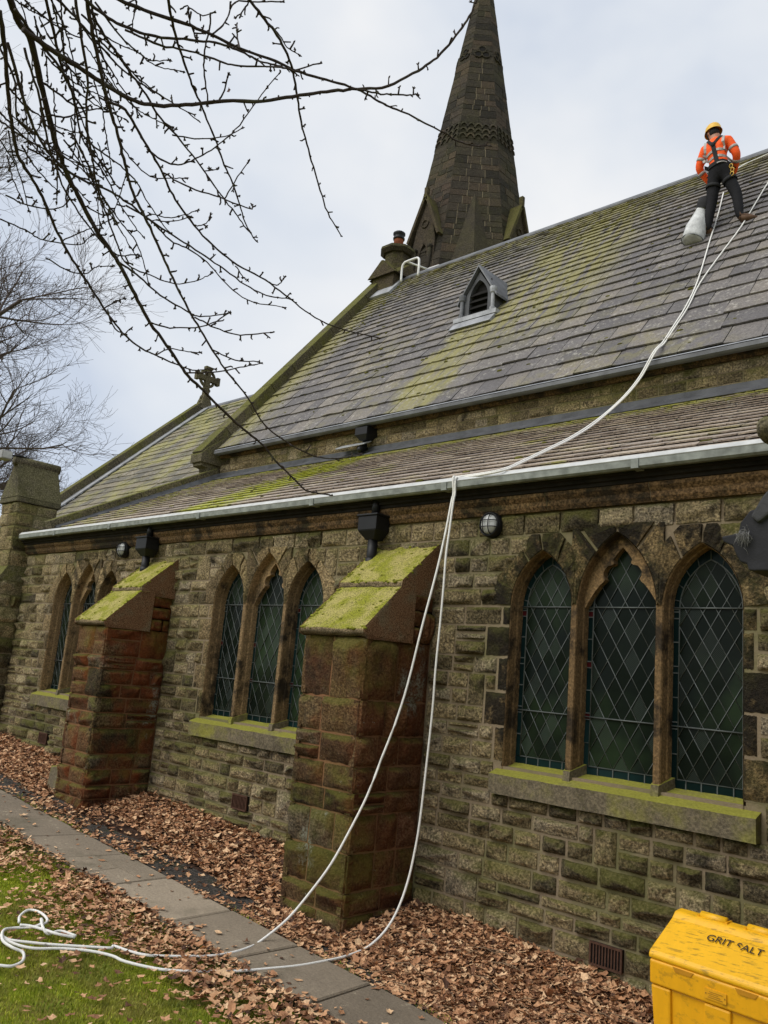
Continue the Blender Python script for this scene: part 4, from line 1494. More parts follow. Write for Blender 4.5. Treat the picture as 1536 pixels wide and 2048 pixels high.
sh.prism(oc(0.34, 11.28), oc(0.30, 11.86), tint=0.3)
sh.build('chimney_shaft', M_chim, chim)
sh = MB()
sh.prism(oc(0.36, 11.85), oc(0.44, 11.93), tint=0.2)
sh.prism(oc(0.44, 11.931), oc(0.42, 12.0), tint=0.2)
sh.prism(oc(0.42, 12.001), oc(0.20, 12.08), tint=0.2)
sh.build('chimney_cap', M_chim, chim)
pt = MB()
pt.lathe([(0.125, 0), (0.115, 0.22), (0.12, 0.23)], (hx, hy, 12.07), 14, mi=0, smooth=True)
pt.lathe([(0.14, 0.23), (0.145, 0.27), (0.125, 0.29), (0.12, 0.33), (0.15, 0.36), (0.15, 0.40), (0.125, 0.42)], (hx, hy, 12.07), 14, mi=1, smooth=True)
pt.build('chimney_pot', [M_terra, M_black], chim)
fl = MB()
fl.prism([(hx - 0.36, 6.55, 10.53), (hx + 0.46, 6.55, 10.53), (hx + 0.46, 6.95, 11.02), (hx - 0.36, 6.95, 11.02)], [(hx - 0.36, 6.50, 10.57), (hx + 0.46, 6.50, 10.56), (hx + 0.46, 6.92, 11.06), (hx - 0.36, 6.92, 11.06)])
fl.build('chimney_flashing', M_lead, chim)

# spire -------------------------------------------------------------------
SX, SY, SZT, SK, SB = -15.606, 13.0, 26.925, 0.16907, math.radians(26.307)
VA = []
for q in range(4):
    base = math.radians(-45 - 90 + q * 90)
    VA += [base - SB, base + SB]
VA = VA    # eight vertex directions


def ring(z, grow=0.0):
    R = SK * (SZT - z) + grow
    return [np.array([SX + R * math.cos(a), SY + R * math.sin(a), z]) for a in VA]


sp = MB()
sp.prism(ring(10.0, -0.01), ring(SZT - 0.3, -0.01))
spire = cpart('spire', sp, M_smortar)
its = []
for fi in range(8):
    f0, f1 = fi, (fi + 1) % 8
    z = 13.2
    row = 0
    nx_ = ring(13, 0)
    mid_dir = ((nx_[f0] + nx_[f1]) / 2 - np.array([SX, SY, 13]))
    facing = mid_dir @ (CAM - np.array([SX, SY, 13]))
    if facing < 0:
        z = 30
    while z < 26.4:
        h = random.choice((0.19, 0.22, 0.26, 0.30, 0.24))
        z1 = z + h
        A0, A1 = ring(z)[f0], ring(z)[f1]
        B0, B1 = ring(z1)[f0], ring(z1)[f1]
        nrm = np.cross(A1 - A0, B0 - A0)
        nrm /= np.linalg.norm(nrm)
        if nrm @ (A0 - np.array([SX, SY, z])) < 0:
            nrm = -nrm
        W = np.linalg.norm(A1 - A0)
        cuts = [0.0]
        first = True
        while cuts[-1] < 1:
            w = random.uniform(0.24, 0.6) / max(W, 0.3)
            if 1 - cuts[-1] - w < 0.2 / max(W, 0.3):
                w = 1 - cuts[-1]
            cuts.append(min(1, cuts[-1] + w))
        for a, b in zip(cuts[:-1], cuts[1:]):
            a, b = (a if a > 0 else -0.02 / max(W, 0.2)), (b if b < 1 else 1 + 0.02 / max(W, 0.2))
            P = [A0 + (A1 - A0) * a, A0 + (A1 - A0) * b, B0 + (B1 - B0) * b, B0 + (B1 - B0) * a]
            # bands left free for the dark-disc openings and the scalloped courses
            zz = (z + z1) / 2
            if 18.66 < zz < 19.32:
                continue
            pc = quad_piece(P, nrm, 0.03, random.uniform(0.005, 0.014), random.random(), 0.012)
            its.append((pc, None, score(np.array(P))))
        z = z1
emit('stone', 'stones', its, spire, M_spire)
sc_ = MB()      # scalloped band: rows of little arched hoods
for fi in range(8):
    f0, f1 = fi, (fi + 1) % 8
    for r_ in range(3):
        z0 = 18.68 + r_ * 0.21
        A0, A1, B0, B1 = ring(z0, 0.0)[f0], ring(z0, 0.0)[f1], ring(z0 + 0.21, 0.0)[f0], ring(z0 + 0.21, 0.0)[f1]
        nrm = np.cross(A1 - A0, B0 - A0)
        nrm /= np.linalg.norm(nrm)
        W = np.linalg.norm(A1 - A0)
        nn = 5 if W > 0.95 else 4
        if r_ == 0:
            lo_, hi_ = ring(18.42), ring(19.62)
            sc_.add([lo_[f0] + nrm * 0.002, lo_[f1] + nrm * 0.002, hi_[f1] + nrm * 0.002, hi_[f0] + nrm * 0.002], [(0, 1, 2, 3)], tint=0.3)
        sc_.add([A0 + nrm * 0.006, A1 + nrm * 0.006, B1 + nrm * 0.006, B0 + nrm * 0.006], [(0, 1, 2, 3)], tint=0.3)
        for i in range(nn):
            a, b = i / nn, (i + 1) / nn
            P = lambda u, v: (A0 + (A1 - A0) * (a + (b - a) * u)) * (1 - v) + (B0 + (B1 - B0) * (a + (b - a) * u)) * v
            arc = [(0.12, 0.05), (0.16, 0.35), (0.32, 0.6), (0.5, 0.72), (0.68, 0.6), (0.84, 0.35), (0.88, 0.05)]
            out_ = [(0.0, 0.0), (0.0, 0.5), (0.2, 1.0), (0.5, 1.0), (0.8, 1.0), (1.0, 0.5), (1.0, 0.0)]
            V = [P(u, v) + nrm * 0.045 for u, v in arc] + [P(u, v) + nrm * (0.045 if v < 0.9 else 0.02) for u, v in out_] + [P(u, v) - nrm * 0.01 for u, v in arc]
            F = [(j, j + 1, 7 + j + 1, 7 + j) for j in range(6)] + [(14 + j, 14 + j + 1, j + 1, j) for j in range(6)]
            sc_.add(V, F, tint=random.random())
sc_.build('scalloped_band', M_spire, spire)
tf = MB()       # trefoil openings under the top: flat near-black discs stand for their inner darkness
for fi in range(8):
    f0, f1 = fi, (fi + 1) % 8
    A0, A1, B0 = ring(22.0)[f0], ring(22.0)[f1], ring(22.6)[f0]
    u = (A1 - A0) / np.linalg.norm(A1 - A0)
    nrm = np.cross(A1 - A0, B0 - A0)
    nrm /= np.linalg.norm(nrm)
    v = np.cross(nrm, u)
    W = np.linalg.norm(A1 - A0)
    c = (A0 + A1) / 2 + v * 0.25
    for (du, dv) in ((0, 0.13), (-0.14, -0.09), (0.14, -0.09)):
        q = c + u * du * min(1, W / 0.8) + v * dv
        r0 = 0.115 * min(1, W / 0.8)
        V = [q + nrm * 0.026 + (u * math.cos(t) + v * math.sin(t)) * r0 for t in [i * math.pi / 6 for i in range(12)]]
        tf.add(V, [tuple(range(12))], mi=1)
        tf.tube([q + nrm * 0.03 + (u * math.cos(t) + v * math.sin(t)) * (r0 + 0.018) for t in [i * math.pi / 8 for i in range(17)]], 0.024, 5, mi=0, cap=False)
tf.build('dark_trefoil_opening', [M_spire, M_under], spire)
# broaches on the diagonal faces and lucarnes on the cardinal ones
for q in range(4):
    br = MB()
    ang = math.radians(-45 + 90 * q)
    d = np.array([math.cos(ang), math.sin(ang), 0])
    t = np.array([-d[1], d[0], 0])
    ap = lambda z: SK * (SZT - z) * math.cos(SB)
    o = np.array([SX, SY, 0])
    top = o + d * (ap(16.75) + 0.0) + np.array([0, 0, 16.75])
    b0, b1 = o + d * ap(14.0) + t * 0.66 + np.array([0, 0, 14.0]), o + d * ap(14.0) - t * 0.66 + np.array([0, 0, 14.0])
    tip = o + d * (ap(14.0) + 0.42) + np.array([0, 0, 14.0])
    br.add([top, b0, tip, b1], [(0, 1, 2), (0, 2, 3), (1, 0, 3), (1, 3, 2)], tint=0.6)
    br.build('broach', M_spire, spire)
for q in range(4):
    ang = math.radians(-90 + 90 * q)
    d = np.array([math.cos(ang), math.sin(ang), 0])
    t = np.array([-d[1], d[0], 0])
    apo = lambda z: SK * (SZT - z) * math.cos(math.pi / 4 - SB)
    o = np.array([SX, SY, 0])
    L = lambda u, n_, z: o + t * u + d * n_ + np.array([0, 0, z])
    fr = apo(15.0) + 0.12
    lu = MB()
    hw2 = 0.42
    zb_, ze_, za_ = 13.6, 15.15, 16.35
    A = [(-0.15, zb_)] + lancet(-0.15, 0.15, 14.45, 14.85, 5) + [(0.15, zb_)]
    O = np.array([(-hw2, zb_), (-hw2, ze_), (0, za_ - 0.1), (hw2, ze_), (hw2, zb_)])
    LO = np.r_[0, np.cumsum(np.linalg.norm(np.diff(O, axis=0), axis=1))]
    LO /= LO[-1]
    tt = np.linspace(0, 1, len(A))
    oo = np.stack([np.interp(tt, LO, O[:, 0]), np.interp(tt, LO, O[:, 1])], 1)
    n = len(A)
    lu.add([L(p, fr, z) for p, z in A] + [L(p, fr, z) for p, z in oo] + [L(p, fr - 0.2, z) for p, z in A],
           [(i, i + 1, n + i + 1, n + i) for i in range(n - 1)] + [(i, 2 * n + i, 2 * n + i + 1, i + 1) for i in range(n - 1)], tint=0.8)
    for s in (-1, 1):
        lu.add([L(s * hw2, fr, zb_), L(s * hw2, fr, ze_), L(s * hw2, fr - 1.0, ze_), L(s * hw2, fr - 1.0, zb_)], [(0, 1, 2, 3)], tint=0.5)
        lu.tube([L(s * 0.3, fr + 0.05, zb_), L(s * 0.3, fr + 0.05, 14.62)], 0.06, 8, tint=0.4)
        lu.ball(L(s * 0.3, fr + 0.05, 14.66), 0.09, 8, 5, tint=0.4)
    lu.tube([L(0.12 * math.cos(i * math.pi / 8), fr + 0.01, 15.5 + 0.12 * math.sin(i * math.pi / 8)) for i in range(17)], 0.03, 5, cap=False, tint=0.8)
    luc = lu.build('lucarne', M_spire, spire)
    lr = MB()
    for s in (-1, 1):
        a = [L(0, fr + 0.1, za_), L(s * (hw2 + 0.14), fr + 0.1, ze_ - 0.18), L(s * (hw2 + 0.14), fr - 0.75, ze_ - 0.18), L(0, fr - 0.75, za_)]
        nn = np.cross(a[1] - a[0], a[3] - a[0])
        nn /= np.linalg.norm(nn)
        if nn[2] < 0:
            nn = -nn
        lr.prism(a, [p + nn * 0.09 for p in a], tint=0.5)
    lr.box(tuple(L(0, fr + 0.04, za_ - 0.02) - 0.06), tuple(L(0, fr + 0.04, za_ + 0.28) + 0.06), tint=0.5)
    lr.build('lucarne_roof', M_chim, spire)
    lb = MB()
    lb.add([L(-0.16, fr - 0.18, zb_), L(0.16, fr - 0.18, zb_), L(0.16, fr - 0.18, 14.9), L(-0.16, fr - 0.18, 14.9)], [(0, 1, 2, 3)], mi=0)
    for i in range(4):
        z = 13.8 + i * 0.26
        lb.prism([L(-0.15, fr - 0.02, z), L(0.15, fr - 0.02, z), L(0.15, fr - 0.16, z + 0.14), L(-0.15, fr - 0.16, z + 0.14)],
                 [L(-0.15, fr - 0.02, z + 0.05), L(0.15, fr - 0.02, z + 0.05), L(0.15, fr - 0.16, z + 0.19), L(-0.15, fr - 0.16, z + 0.19)], mi=1)
    lb.build('louvres', [M_under, M_spire], spire)

# porch beyond the right edge of the frame ----------------------------------
po = MB()
py0 = -2.85
po.extrude([(-0.93, -0.5), (2.6, -0.5), (2.6, 2.5), (0.83, 4.6), (-0.93, 2.5)], 'y', py0, py0 + 0.4)
po.box((-0.93, py0 + 0.4, -0.5), (-0.55, -0.02, 2.5))
po.box((2.2, py0 + 0.4, -0.5), (2.6, -0.02, 2.5))
porch = cpart('porch', po, M_mortar)
its = lay_courses(-2.85, 0.0, [-0.3, -0.1, 0.1, 0.3, 0.5, 0.7, 0.9, 1.1, 1.3, 1.5, 1.7, 1.9, 2.1, 2.3, 2.5], 0.25, 0.5, 0.018, none, (0, -1, 0), (-1, 0, 0), (-0.93, -2.85, 0), T_wall) if False else []
its = lay_courses(0.02, 2.83, [-0.4 + 0.2 * i for i in range(15)], 0.25, 0.5, 0.018, lambda a, c: [], (0, 1, 0), (-1, 0, 0), (-0.93, -2.85, 0), T_wall)
its += lay_courses(-0.93, 2.6, [-0.4 + 0.2 * i for i in range(24)], 0.25, 0.5, 0.018, lambda a, c: [(-2, -0.9 + max(0, c - 2.3) * 0.86), (2.57 - max(0, c - 2.3) * 0.86, 4)], (1, 0, 0), (0, -1, 0), (0, py0, 0), T_wall)
emit('stone', 'stones', its, porch, M_wall, 0)
for s in (-1, 1):
    rf = MB()
    a = [(0.83 + s * 0.0, py0 - 0.05, 4.72), (0.83 + s * 1.9, py0 - 0.05, 2.46), (0.83 + s * 1.9, -0.02, 2.46), (0.83, -0.02, 4.72)]
    rf.prism(a, [(p, q, r + 0.10) for p, q, r in a])
    rf.build('porch_roof', M_slate, porch)
kn = MB()       # carved kneeler at the foot of the porch gable
KY0, KY1 = -3.05, -2.62
KP = [(1442, 1073), (1446, 1083), (1465, 1092), (1471, 1108), (1480, 1124), (1493, 1127), (1497, 1141), (1600, 1141), (1640, 1000), (1536, 1016), (1500, 1020), (1480, 1045), (1476, 1066)]
prof = [hit(px, py, (0, KY0, 0), (0, 1, 0)) for px, py in KP]
prof = [(p[0], p[2]) for p in prof]
kn.extrude(prof, 'y', KY0, KY1)
bevel(kn.build('kneeler', plain('soot_black_carving', (0.020, 0.020, 0.023), 0.8, 0.25, 0, 0.45, 8, 0.25), porch), 0.006)
kc = MB()
a = [hit(px, py, (0, KY0 - 0.02, 0), (0, 1, 0)) for px, py in ((1500, 1032), (1515, 1045), (1700, 900), (1690, 870), (1536, 978), (1524, 992))]
kc.extrude([(p[0], p[2]) for p in a], 'y', KY0 - 0.02, KY1 + 0.02)
bevel(kc.build('coping_stone', plain('sooty_coping', (0.050, 0.050, 0.053), 0.85, 0.2, 0, 0.35, 9, 0.4), porch), 0.008)
rb = MB()
q = hit(1543, 862, (0, -2.7, 0), (0, 1, 0))
rb.ball(q, (0.048, 0.10, 0.055), 14, 9)
rb.lathe([(0.03, -0.3), (0.03, 0.0)], q + np.array([0.05, 0, 0]), 8)
rb.build('finial', M_cop, porch)
tuft = MB()
tq = hit(1488, 1070, (0, KY0 - 0.015, 0), (0, 1, 0))
for i in range(130):
    d = np.array([random.gauss(-0.15, 0.45), random.gauss(-0.35, 0.25), random.gauss(-0.1, 0.6)])
    d /= np.linalg.norm(d)
    L = random.uniform(0.010, 0.032)
    p0 = tq + np.array([random.gauss(0, 0.012), random.gauss(0, 0.008), random.gauss(0, 0.010)])
    tuft.tube([p0, p0 + d * L * 0.6, p0 + d * L + np.array([0, 0, -0.012])], [0.0007, 0.0006, 0.0003], 3, tint=random.random())
tuft = tuft.build('dry_grass_tuft', plain('dry_grey_grass', (0.24, 0.235, 0.225), 0.9, 0.1, 0, 0.3))
tag(tuft, 'tuft of dry grey grass caught on the black carved stone at the right edge', 'grass tuft')

# ------------------------------------------------------------------ fittings
def hopper(x, zc, y, label, name='downpipe', s=1.0, lower=None):
    r = thing(name, label, 'drainpipe', (x, y, zc), 'rainwater hoppers and pipes on the church')
    m = MB()
    w = 0.155 * s
    m.box((-w, -0.13 * s, -0.02 * s), (w, 0.09, 0.155 * s))
    m.box((-w - 0.015, -0.145 * s, 0.155 * s), (w + 0.015, 0.095, 0.18 * s))
    m.prism([(-w, -0.13 * s, -0.02 * s), (w, -0.13 * s, -0.02 * s), (w, 0.09, -0.02 * s), (-w, 0.09, -0.02 * s)][::-1],
            [(-0.07 * s, -0.06 * s, -0.13 * s), (0.07 * s, -0.06 * s, -0.13 * s), (0.07 * s, 0.08, -0.13 * s), (-0.07 * s, 0.08, -0.13 * s)][::-1])
    bevel(m.build('hopper', M_black, r), 0.006)
    p = MB()
    p.tube([(0, 0.0, 0.16), (0, 0.01, 0.34)], 0.05 * s, 12)
    p.tube([(0, 0.0, -0.12 * s), (0, 0.0, lower)], 0.062 * s, 14)
    p.build('pipe', M_black, r)
    c = MB()
    c.tube([(0, 0, lower + 0.05), (0, 0, lower + 0.13)], 0.075 * s, 14)
    c.build('collar', M_black, r)
    return r


hopper(-5.76, 3.38, -0.13, 'black hopper and downpipe behind the mossy buttress that the ropes hang past', lower=-0.42, s=0.82)
hopper(-10.0, 3.37, -0.13, 'black hopper and downpipe behind the reddish buttress further from the bin', lower=-0.38, s=0.85)
nh = thing('roof_outlet', 'small dark hopper with a crooked spout discharging onto the lower slate roof', 'drainpipe', (-9.05, 2.86, 5.66), 'rainwater hoppers and pipes on the church')
m = MB()
m.box((-0.13, -0.12, -0.02), (0.13, 0.12, 0.10))
m.prism([(-0.13, -0.12, -0.021), (-0.13, 0.12, -0.021), (0.13, 0.12, -0.021), (0.13, -0.12, -0.021)], [(-0.07, -0.06, -0.10), (-0.07, 0.06, -0.10), (0.07, 0.06, -0.10), (0.07, -0.06, -0.10)])
m.build('hopper', M_black, nh)
m = MB()
m.tube([(0, 0, 0.08), (0, 0.05, 0.24)], 0.05, 10)
m.tube([(0, 0, -0.09), (0, 0, -0.2), (-0.03, -0.09, -0.26)], 0.062, 12, cap=False)
m.ball((-0.025, -0.082, -0.255), 0.05, 10, 6)
m.build('spout', M_black, nh)
m = MB()
m.prism([(-0.55, -0.12, -0.20), (0.1, -0.12, -0.19), (0.1, 0.03, -0.12), (-0.55, 0.03, -0.12)], [(-0.55, -0.12, -0.18), (0.1, -0.12, -0.17), (0.1, 0.03, -0.10), (-0.55, 0.03, -0.10)])
m.build('lead_slip', M_lead, nh)


def bulkhead(x, z, label):
    r = thing('bulkhead_lamp', label, 'lamp', (x, -0.045, z), 'round caged lamps on the aisle wall')
    b = MB()
    n = 24
    prof = [(0.125, 0.04), (0.135, 0.0), (0.130, -0.035), (0.108, -0.05), (0.100, -0.05)]
    V = [(rr * math.cos(2 * math.pi * i / n), y, rr * 1.06 * math.sin(2 * math.pi * i / n)) for rr, y in prof for i in range(n)]
    F = [(k * n + i, k * n + (i + 1) % n, (k + 1) * n + (i + 1) % n, (k + 1) * n + i) for k in range(len(prof) - 1) for i in range(n)] + [tuple(range(n))]
    b.add(V, F, smooth=True)
    b.build('housing', M_black, r)
    g = MB()
    V, F = [], []
    for k in range(6):
        ph = math.pi / 2 * k / 5
        for i in range(n):
            V.append((0.102 * math.cos(ph) * math.cos(2 * math.pi * i / n), -0.045 - 0.055 * math.sin(ph), 0.102 * 1.06 * math.cos(ph) * math.sin(2 * math.pi * i / n)))
    F = [(k * n + i, k * n + (i + 1) % n, (k + 1) * n + (i + 1) % n, (k + 1) * n + i) for k in range(5) for i in range(n)]
    g.add(V, F, smooth=True)
    g.build('lens', M_lens, r)
    c = MB()
    for dx in (-0.035, 0.035):
        c.tube([(dx, -0.05 - 0.065 * math.sqrt(max(0, 1 - (t / 0.115) ** 2)), t) for t in np.linspace(-0.115, 0.115, 11)], 0.0055, 5)
        c.tube([(t, -0.05 - 0.065 * math.sqrt(max(0, 1 - (t / 0.115) ** 2)), dx) for t in np.linspace(-0.115, 0.115, 11)], 0.0055, 5)
    c.tube([(0.118 * math.cos(i * math.pi / 12), -0.052, 0.123 * math.sin(i * math.pi / 12)) for i in range(25)], 0.009, 6, cap=False)
    c.build('cage', M_black, r)
    cd = MB()
    cd.tube([(-0.11, 0.03, 0.06), (-0.13, 0.035, 0.12), (-0.13, 0.04, 0.2)], 0.006, 5)
    cd.build('cable', M_black, r)
    r.scale = (0.83, 0.9, 0.83)


_t = NT('frosted_lamp_lens')
M_lens = _t.done(_t.mix(_t.noise(14, 4), (0.28, 0.29, 0.29), (0.62, 0.63, 0.62)), 0.25, 0.5)
bulkhead(-4.37, 3.36, 'round caged bulkhead lamp on the wall just right of the hanging ropes')
bulkhead(-10.76, 3.40, 'round caged bulkhead lamp above the furthest window, left of a black hopper')

for (vx, vz), lab in zip(VENTS, ('rusty slotted vent grille low in the wall beside the yellow bin', 'rusty slotted vent grille between the two buttresses above the leaf heap', 'small red-brown vent grille low in the wall by the furthest window')):
    r = thing('vent_grille', lab, 'vent', (vx, -0.02, vz), 'vent grilles low in the wall')
    m = MB()
    m.box((-0.125, -0.008, -0.075), (0.125, 0.03, 0.075))
    m.build('back_plate', M_under, r)
    m = MB()
    for (a, b) in (((-0.13, -0.022, -0.08), (0.13, -0.006, -0.066)), ((-0.13, -0.022, 0.066), (0.13, -0.006, 0.08)), ((-0.13, -0.022, -0.066), (-0.116, -0.006, 0.066)), ((0.116, -0.022, -0.066), (0.13, -0.006, 0.066))):
        m.box(a, b)
    m.build('frame', M_rust, r)
    for i in range(9):
        m = MB()
        x = -0.096 + i * 0.024
        m.box((x - 0.005, -0.02, -0.067), (x + 0.005, -0.007, 0.067))
        m.build('bar', M_rust, r)

sb = MB()
q = gpt(85, 1560)
sb.prism([(-0.14, -0.1, -0.1), (0.14, -0.1, -0.1), (0.16, 0.1, -0.1), (-0.13, 0.1, -0.1)], [(-0.1, -0.09, 0.27), (0.12, -0.08, 0.29), (0.12, 0.09, 0.29), (-0.09, 0.09, 0.27)])
sb = sb.build('stone_block', M_sill, loc=(-10.35, -0.70, GF(-10.35) + 0.03))
bevel(sb, 0.012)
tag(sb, 'small upright pale stone block leaning beside the foot of the reddish buttress', 'stone')

# white roof hook rails by the chimney
rr = thing('ladder_rail', 'pair of white tubular hoops hooked over the ridge beside the chimney', 'rail', (-12.15, 7.08, 11.16))
for dy, dx in ((-0.28, -0.02), (0.28, 0.16)):
    m = MB()
    m.tube(catmull([(dx - 0.22, dy, -0.25 if dy < 0 else -0.2), (dx - 0.22, dy, 0.10), (dx - 0.17, dy, 0.2), (dx - 0.08, dy, 0.22), (dx + 0.18, dy, 0.22), (dx + 0.26, dy, 0.2), (dx + 0.3, dy, 0.10), (dx + 0.3, dy, -0.25)], 5), 0.026, 8)
    m.build('hoop', M_white, rr)
m = MB()
m.tube([(-0.1, -0.28, 0.21), (0.08, 0.28, 0.21)], 0.022, 8)
m.build('crossbar', M_white, rr)

# floodlight at the left edge
fq = hit(12, 912, (-14.25, 0, 0), (1, 0, 0))
fr_ = thing('floodlight', 'grey floodlight on a bracket beside the gabled corner pier, left edge', 'floodlight', tuple(fq))
m = MB()
m.box((-0.12, -0.12, -0.07), (0.12, 0.06, 0.08))
bevel(m.build('housing', plain('grey_enamel', (0.28, 0.28, 0.28)), fr_), 0.015)
m = MB()
m.box((0.122, -0.10, -0.05), (0.13, 0.05, 0.06))
m.build('lens', M_lens, fr_)
m = MB()
m.tube([(0.0, 0.05, 0.02), (0.0, 0.22, 0.06), (-0.05, 0.42, 0.06)], 0.018, 8)
m.build('bracket', M_black, fr_)

# ------------------------------------------------------------------ grit bin
def bin_mat(name, col, dirt):
    t = NT(name)
    m = t.noise(7, 8, 0.7, vec=t.scaled((3, 1, 1)))
    st = t.noise(20, 8, 0.7, vec=t.scaled((0.6, 3.5, 1)))
    c = t.mix(t.rng(m, 0.35, 0.65, 0, 0.35), col, tuple(q * 0.78 for q in col))
    c = t.mix(t.math('MULTIPLY', t.rng(st, 0.52, 0.64), dirt), c, (0.16, 0.10, 0.015))
    t.bump(t.noise(220, 3), 0.08, 0.004)
    return t.done(c, 0.45, 0.4)


M_lid = bin_mat('yellow_plastic_scuffed', (0.84, 0.45, 0.010), 0.6)
M_bin = bin_mat('yellow_plastic', (0.78, 0.38, 0.006), 0.4)
M_ink = plain('black_print', (0.03, 0.026, 0.02), 0.6, 0.2)
BTH, BW, BD, BZF, BZB = -0.082, 0.79, 0.36, 0.568, 0.748
bz = GF(-1.9)
bin_ = thing('grit_bin', 'yellow plastic grit bin with sloping scuffed lid standing against the church wall', 'grit bin', (-2.283, -1.163, bz))
bin_.rotation_euler = (0, 0, BTH)
zf, zbk = BZF - bz, BZB - bz


def lid_pt(u, v, off=0.0):
    """u across 0..BW, v front-to-back 0..1 on the sloping lid"""
    z = zf + (zbk - 0.035 - zf) * v / 0.74 if v < 0.74 else zbk - 0.035 + (v - 0.74) / 0.26 * 0.035
    return np.array([u, v * BD, z + off])


m = MB()
nv = [0.0, 0.05, 0.74, 0.80, 1.0]
top, bot = [], []
prof = [(0.0, zf - 0.045), (-0.004, zf - 0.02), (0.012, zf), (0.70 * BD, lid_pt(0, 0.70)[2]), (0.75 * BD, lid_pt(0, 0.74)[2] + 0.012), (0.80 * BD, zbk - 0.008), (BD, zbk), (BD, zbk - 0.06), (0.5 * BD, zf + 0.02), (0.03, zf - 0.045)]
m.extrude(prof, 'x', 0.0, BW)
bevel(m.build('lid', M_lid, bin_), 0.012, 3)
m = MB()
m.extrude([(0.006, zf - 0.175), (0.0, zf - 0.05), (BD - 0.01, zbk - 0.09), (BD - 0.01, zf - 0.175)], 'x', 0.006, BW - 0.006)
bevel(m.build('rim', M_bin, bin_), 0.012, 3)
m = MB()
m.prism([(0.09, 0.07, -0.02), (BW - 0.09, 0.07, -0.02), (BW - 0.09, BD - 0.05, -0.02), (0.09, BD - 0.05, -0.02)],
        [(0.035, 0.03, zf - 0.17), (BW - 0.035, 0.03, zf - 0.17), (BW - 0.035, BD - 0.02, zf - 0.17), (0.035, BD - 0.02, zf - 0.17)])
body = bevel(m.build('body', M_bin, bin_), 0.015, 2)
for (a, b) in ((0.01, 0.13), (0.32, 0.47), (0.66, 0.78)):
    m = MB()
    m.prism([(a + 0.05, 0.045, -0.02), (b - 0.0, 0.045, -0.02), (b, 0.12, -0.02), (a + 0.05, 0.12, -0.02)], [(a, 0.012, zf - 0.178), (b, 0.012, zf - 0.178), (b, 0.1, zf - 0.178), (a, 0.1, zf - 0.178)])
    bevel(m.build('leg_rib', M_bin, bin_), 0.012, 2)
for a in (0.225, 0.50):
    m = MB()
    m.tube([(a - 0.075, BD * 0.9, zbk - 0.004), (a + 0.075, BD * 0.9, zbk - 0.004)], 0.026, 12)
    m.build('hinge', M_lid, bin_)
    m = MB()
    m.box((a - 0.09, BD * 0.82, zbk - 0.012), (a - 0.076, BD + 0.002, zbk + 0.003))
    m.box((a + 0.076, BD * 0.82, zbk - 0.012), (a + 0.09, BD + 0.002, zbk + 0.003))
    m.build('hinge_slot', M_bin, bin_)
for a in (0.21, 0.56):
    m = MB()
    m.prism([(a - 0.06, -0.003, zf - 0.052), (a + 0.06, -0.003, zf - 0.052), (a + 0.045, -0.003, zf - 0.075), (a - 0.045, -0.003, zf - 0.075)], [(a - 0.06, 0.01, zf - 0.052), (a + 0.06, 0.01, zf - 0.052), (a + 0.045, 0.01, zf - 0.075), (a - 0.045, 0.01, zf - 0.075)])
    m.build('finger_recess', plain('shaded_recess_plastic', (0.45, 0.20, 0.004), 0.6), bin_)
m = MB()
m.box((0.335, -0.004, zf - 0.148), (0.455, 0.01, zf - 0.098))
pl = m.build('label_plate', bin_mat('yellow_plate', (0.70, 0.34, 0.01), 0.3), bin_)
m = MB()
for i in range(4):
    m.box((0.355 + 0.006 * (i % 2), -0.0062, zf - 0.139 + i * 0.009), (0.435 - 0.012 * (i % 3), -0.0042, zf - 0.137 + i * 0.009))
for a in (0.343, 0.447):
    m.box((a - 0.003, -0.0062, zf - 0.126), (a + 0.003, -0.0042, zf - 0.120))
m.build('plate_print', plain('worn_print', (0.24, 0.12, 0.01)), pl)


def text_mesh(txt, size):
    cu = bpy.data.curves.new('lettering', 'FONT')
    cu.body = txt
    cu.size = size
    cu.extrude = 0.0006
    cu.align_x = 'CENTER'
    cu.align_y = 'CENTER'
    o = bpy.data.objects.new('lettering', cu)
    COL.objects.link(o)
    dg = bpy.context.evaluated_depsgraph_get()
    me = bpy.data.meshes.new_from_object(o.evaluated_get(dg))
    bpy.data.objects.remove(o)
    return me


me = text_mesh('GRIT SALT', 0.078)
v = np.empty(len(me.vertices) * 3)
me.vertices.foreach_get('co', v)
v = v.reshape(-1, 3)
# the S is half worn away: drop the faces of its lower left part
bw_ = v[:, 0].max() - v[:, 0].min()
s0 = v[:, 0].min() + bw_ * 0.515
import bmesh
bm = bmesh.new()
bm.from_mesh(me)
kill = []
for f in bm.faces:
    c = f.calc_center_median()
    if s0 < c.x < s0 + bw_ * 0.105 and (c.y < 0.009 and not (c.x > s0 + bw_ * 0.05 and -0.004 < c.y < 0.009)):
        kill.append(f)
bmesh.ops.delete(bm, geom=kill, context='FACES')
bm.to_mesh(me)
bm.free()
me.materials.clear()
me.materials.append(M_ink)
o = obj('lettering', me, bin_)
p = lid_pt(BW * 0.52, 0.50, 0.0085)
slope = math.atan2(zbk - 0.035 - zf, BD * 0.74)
o.location = p
o.rotation_euler = (slope, 0, 0)
o.scale = (0.86, 0.9, 1)

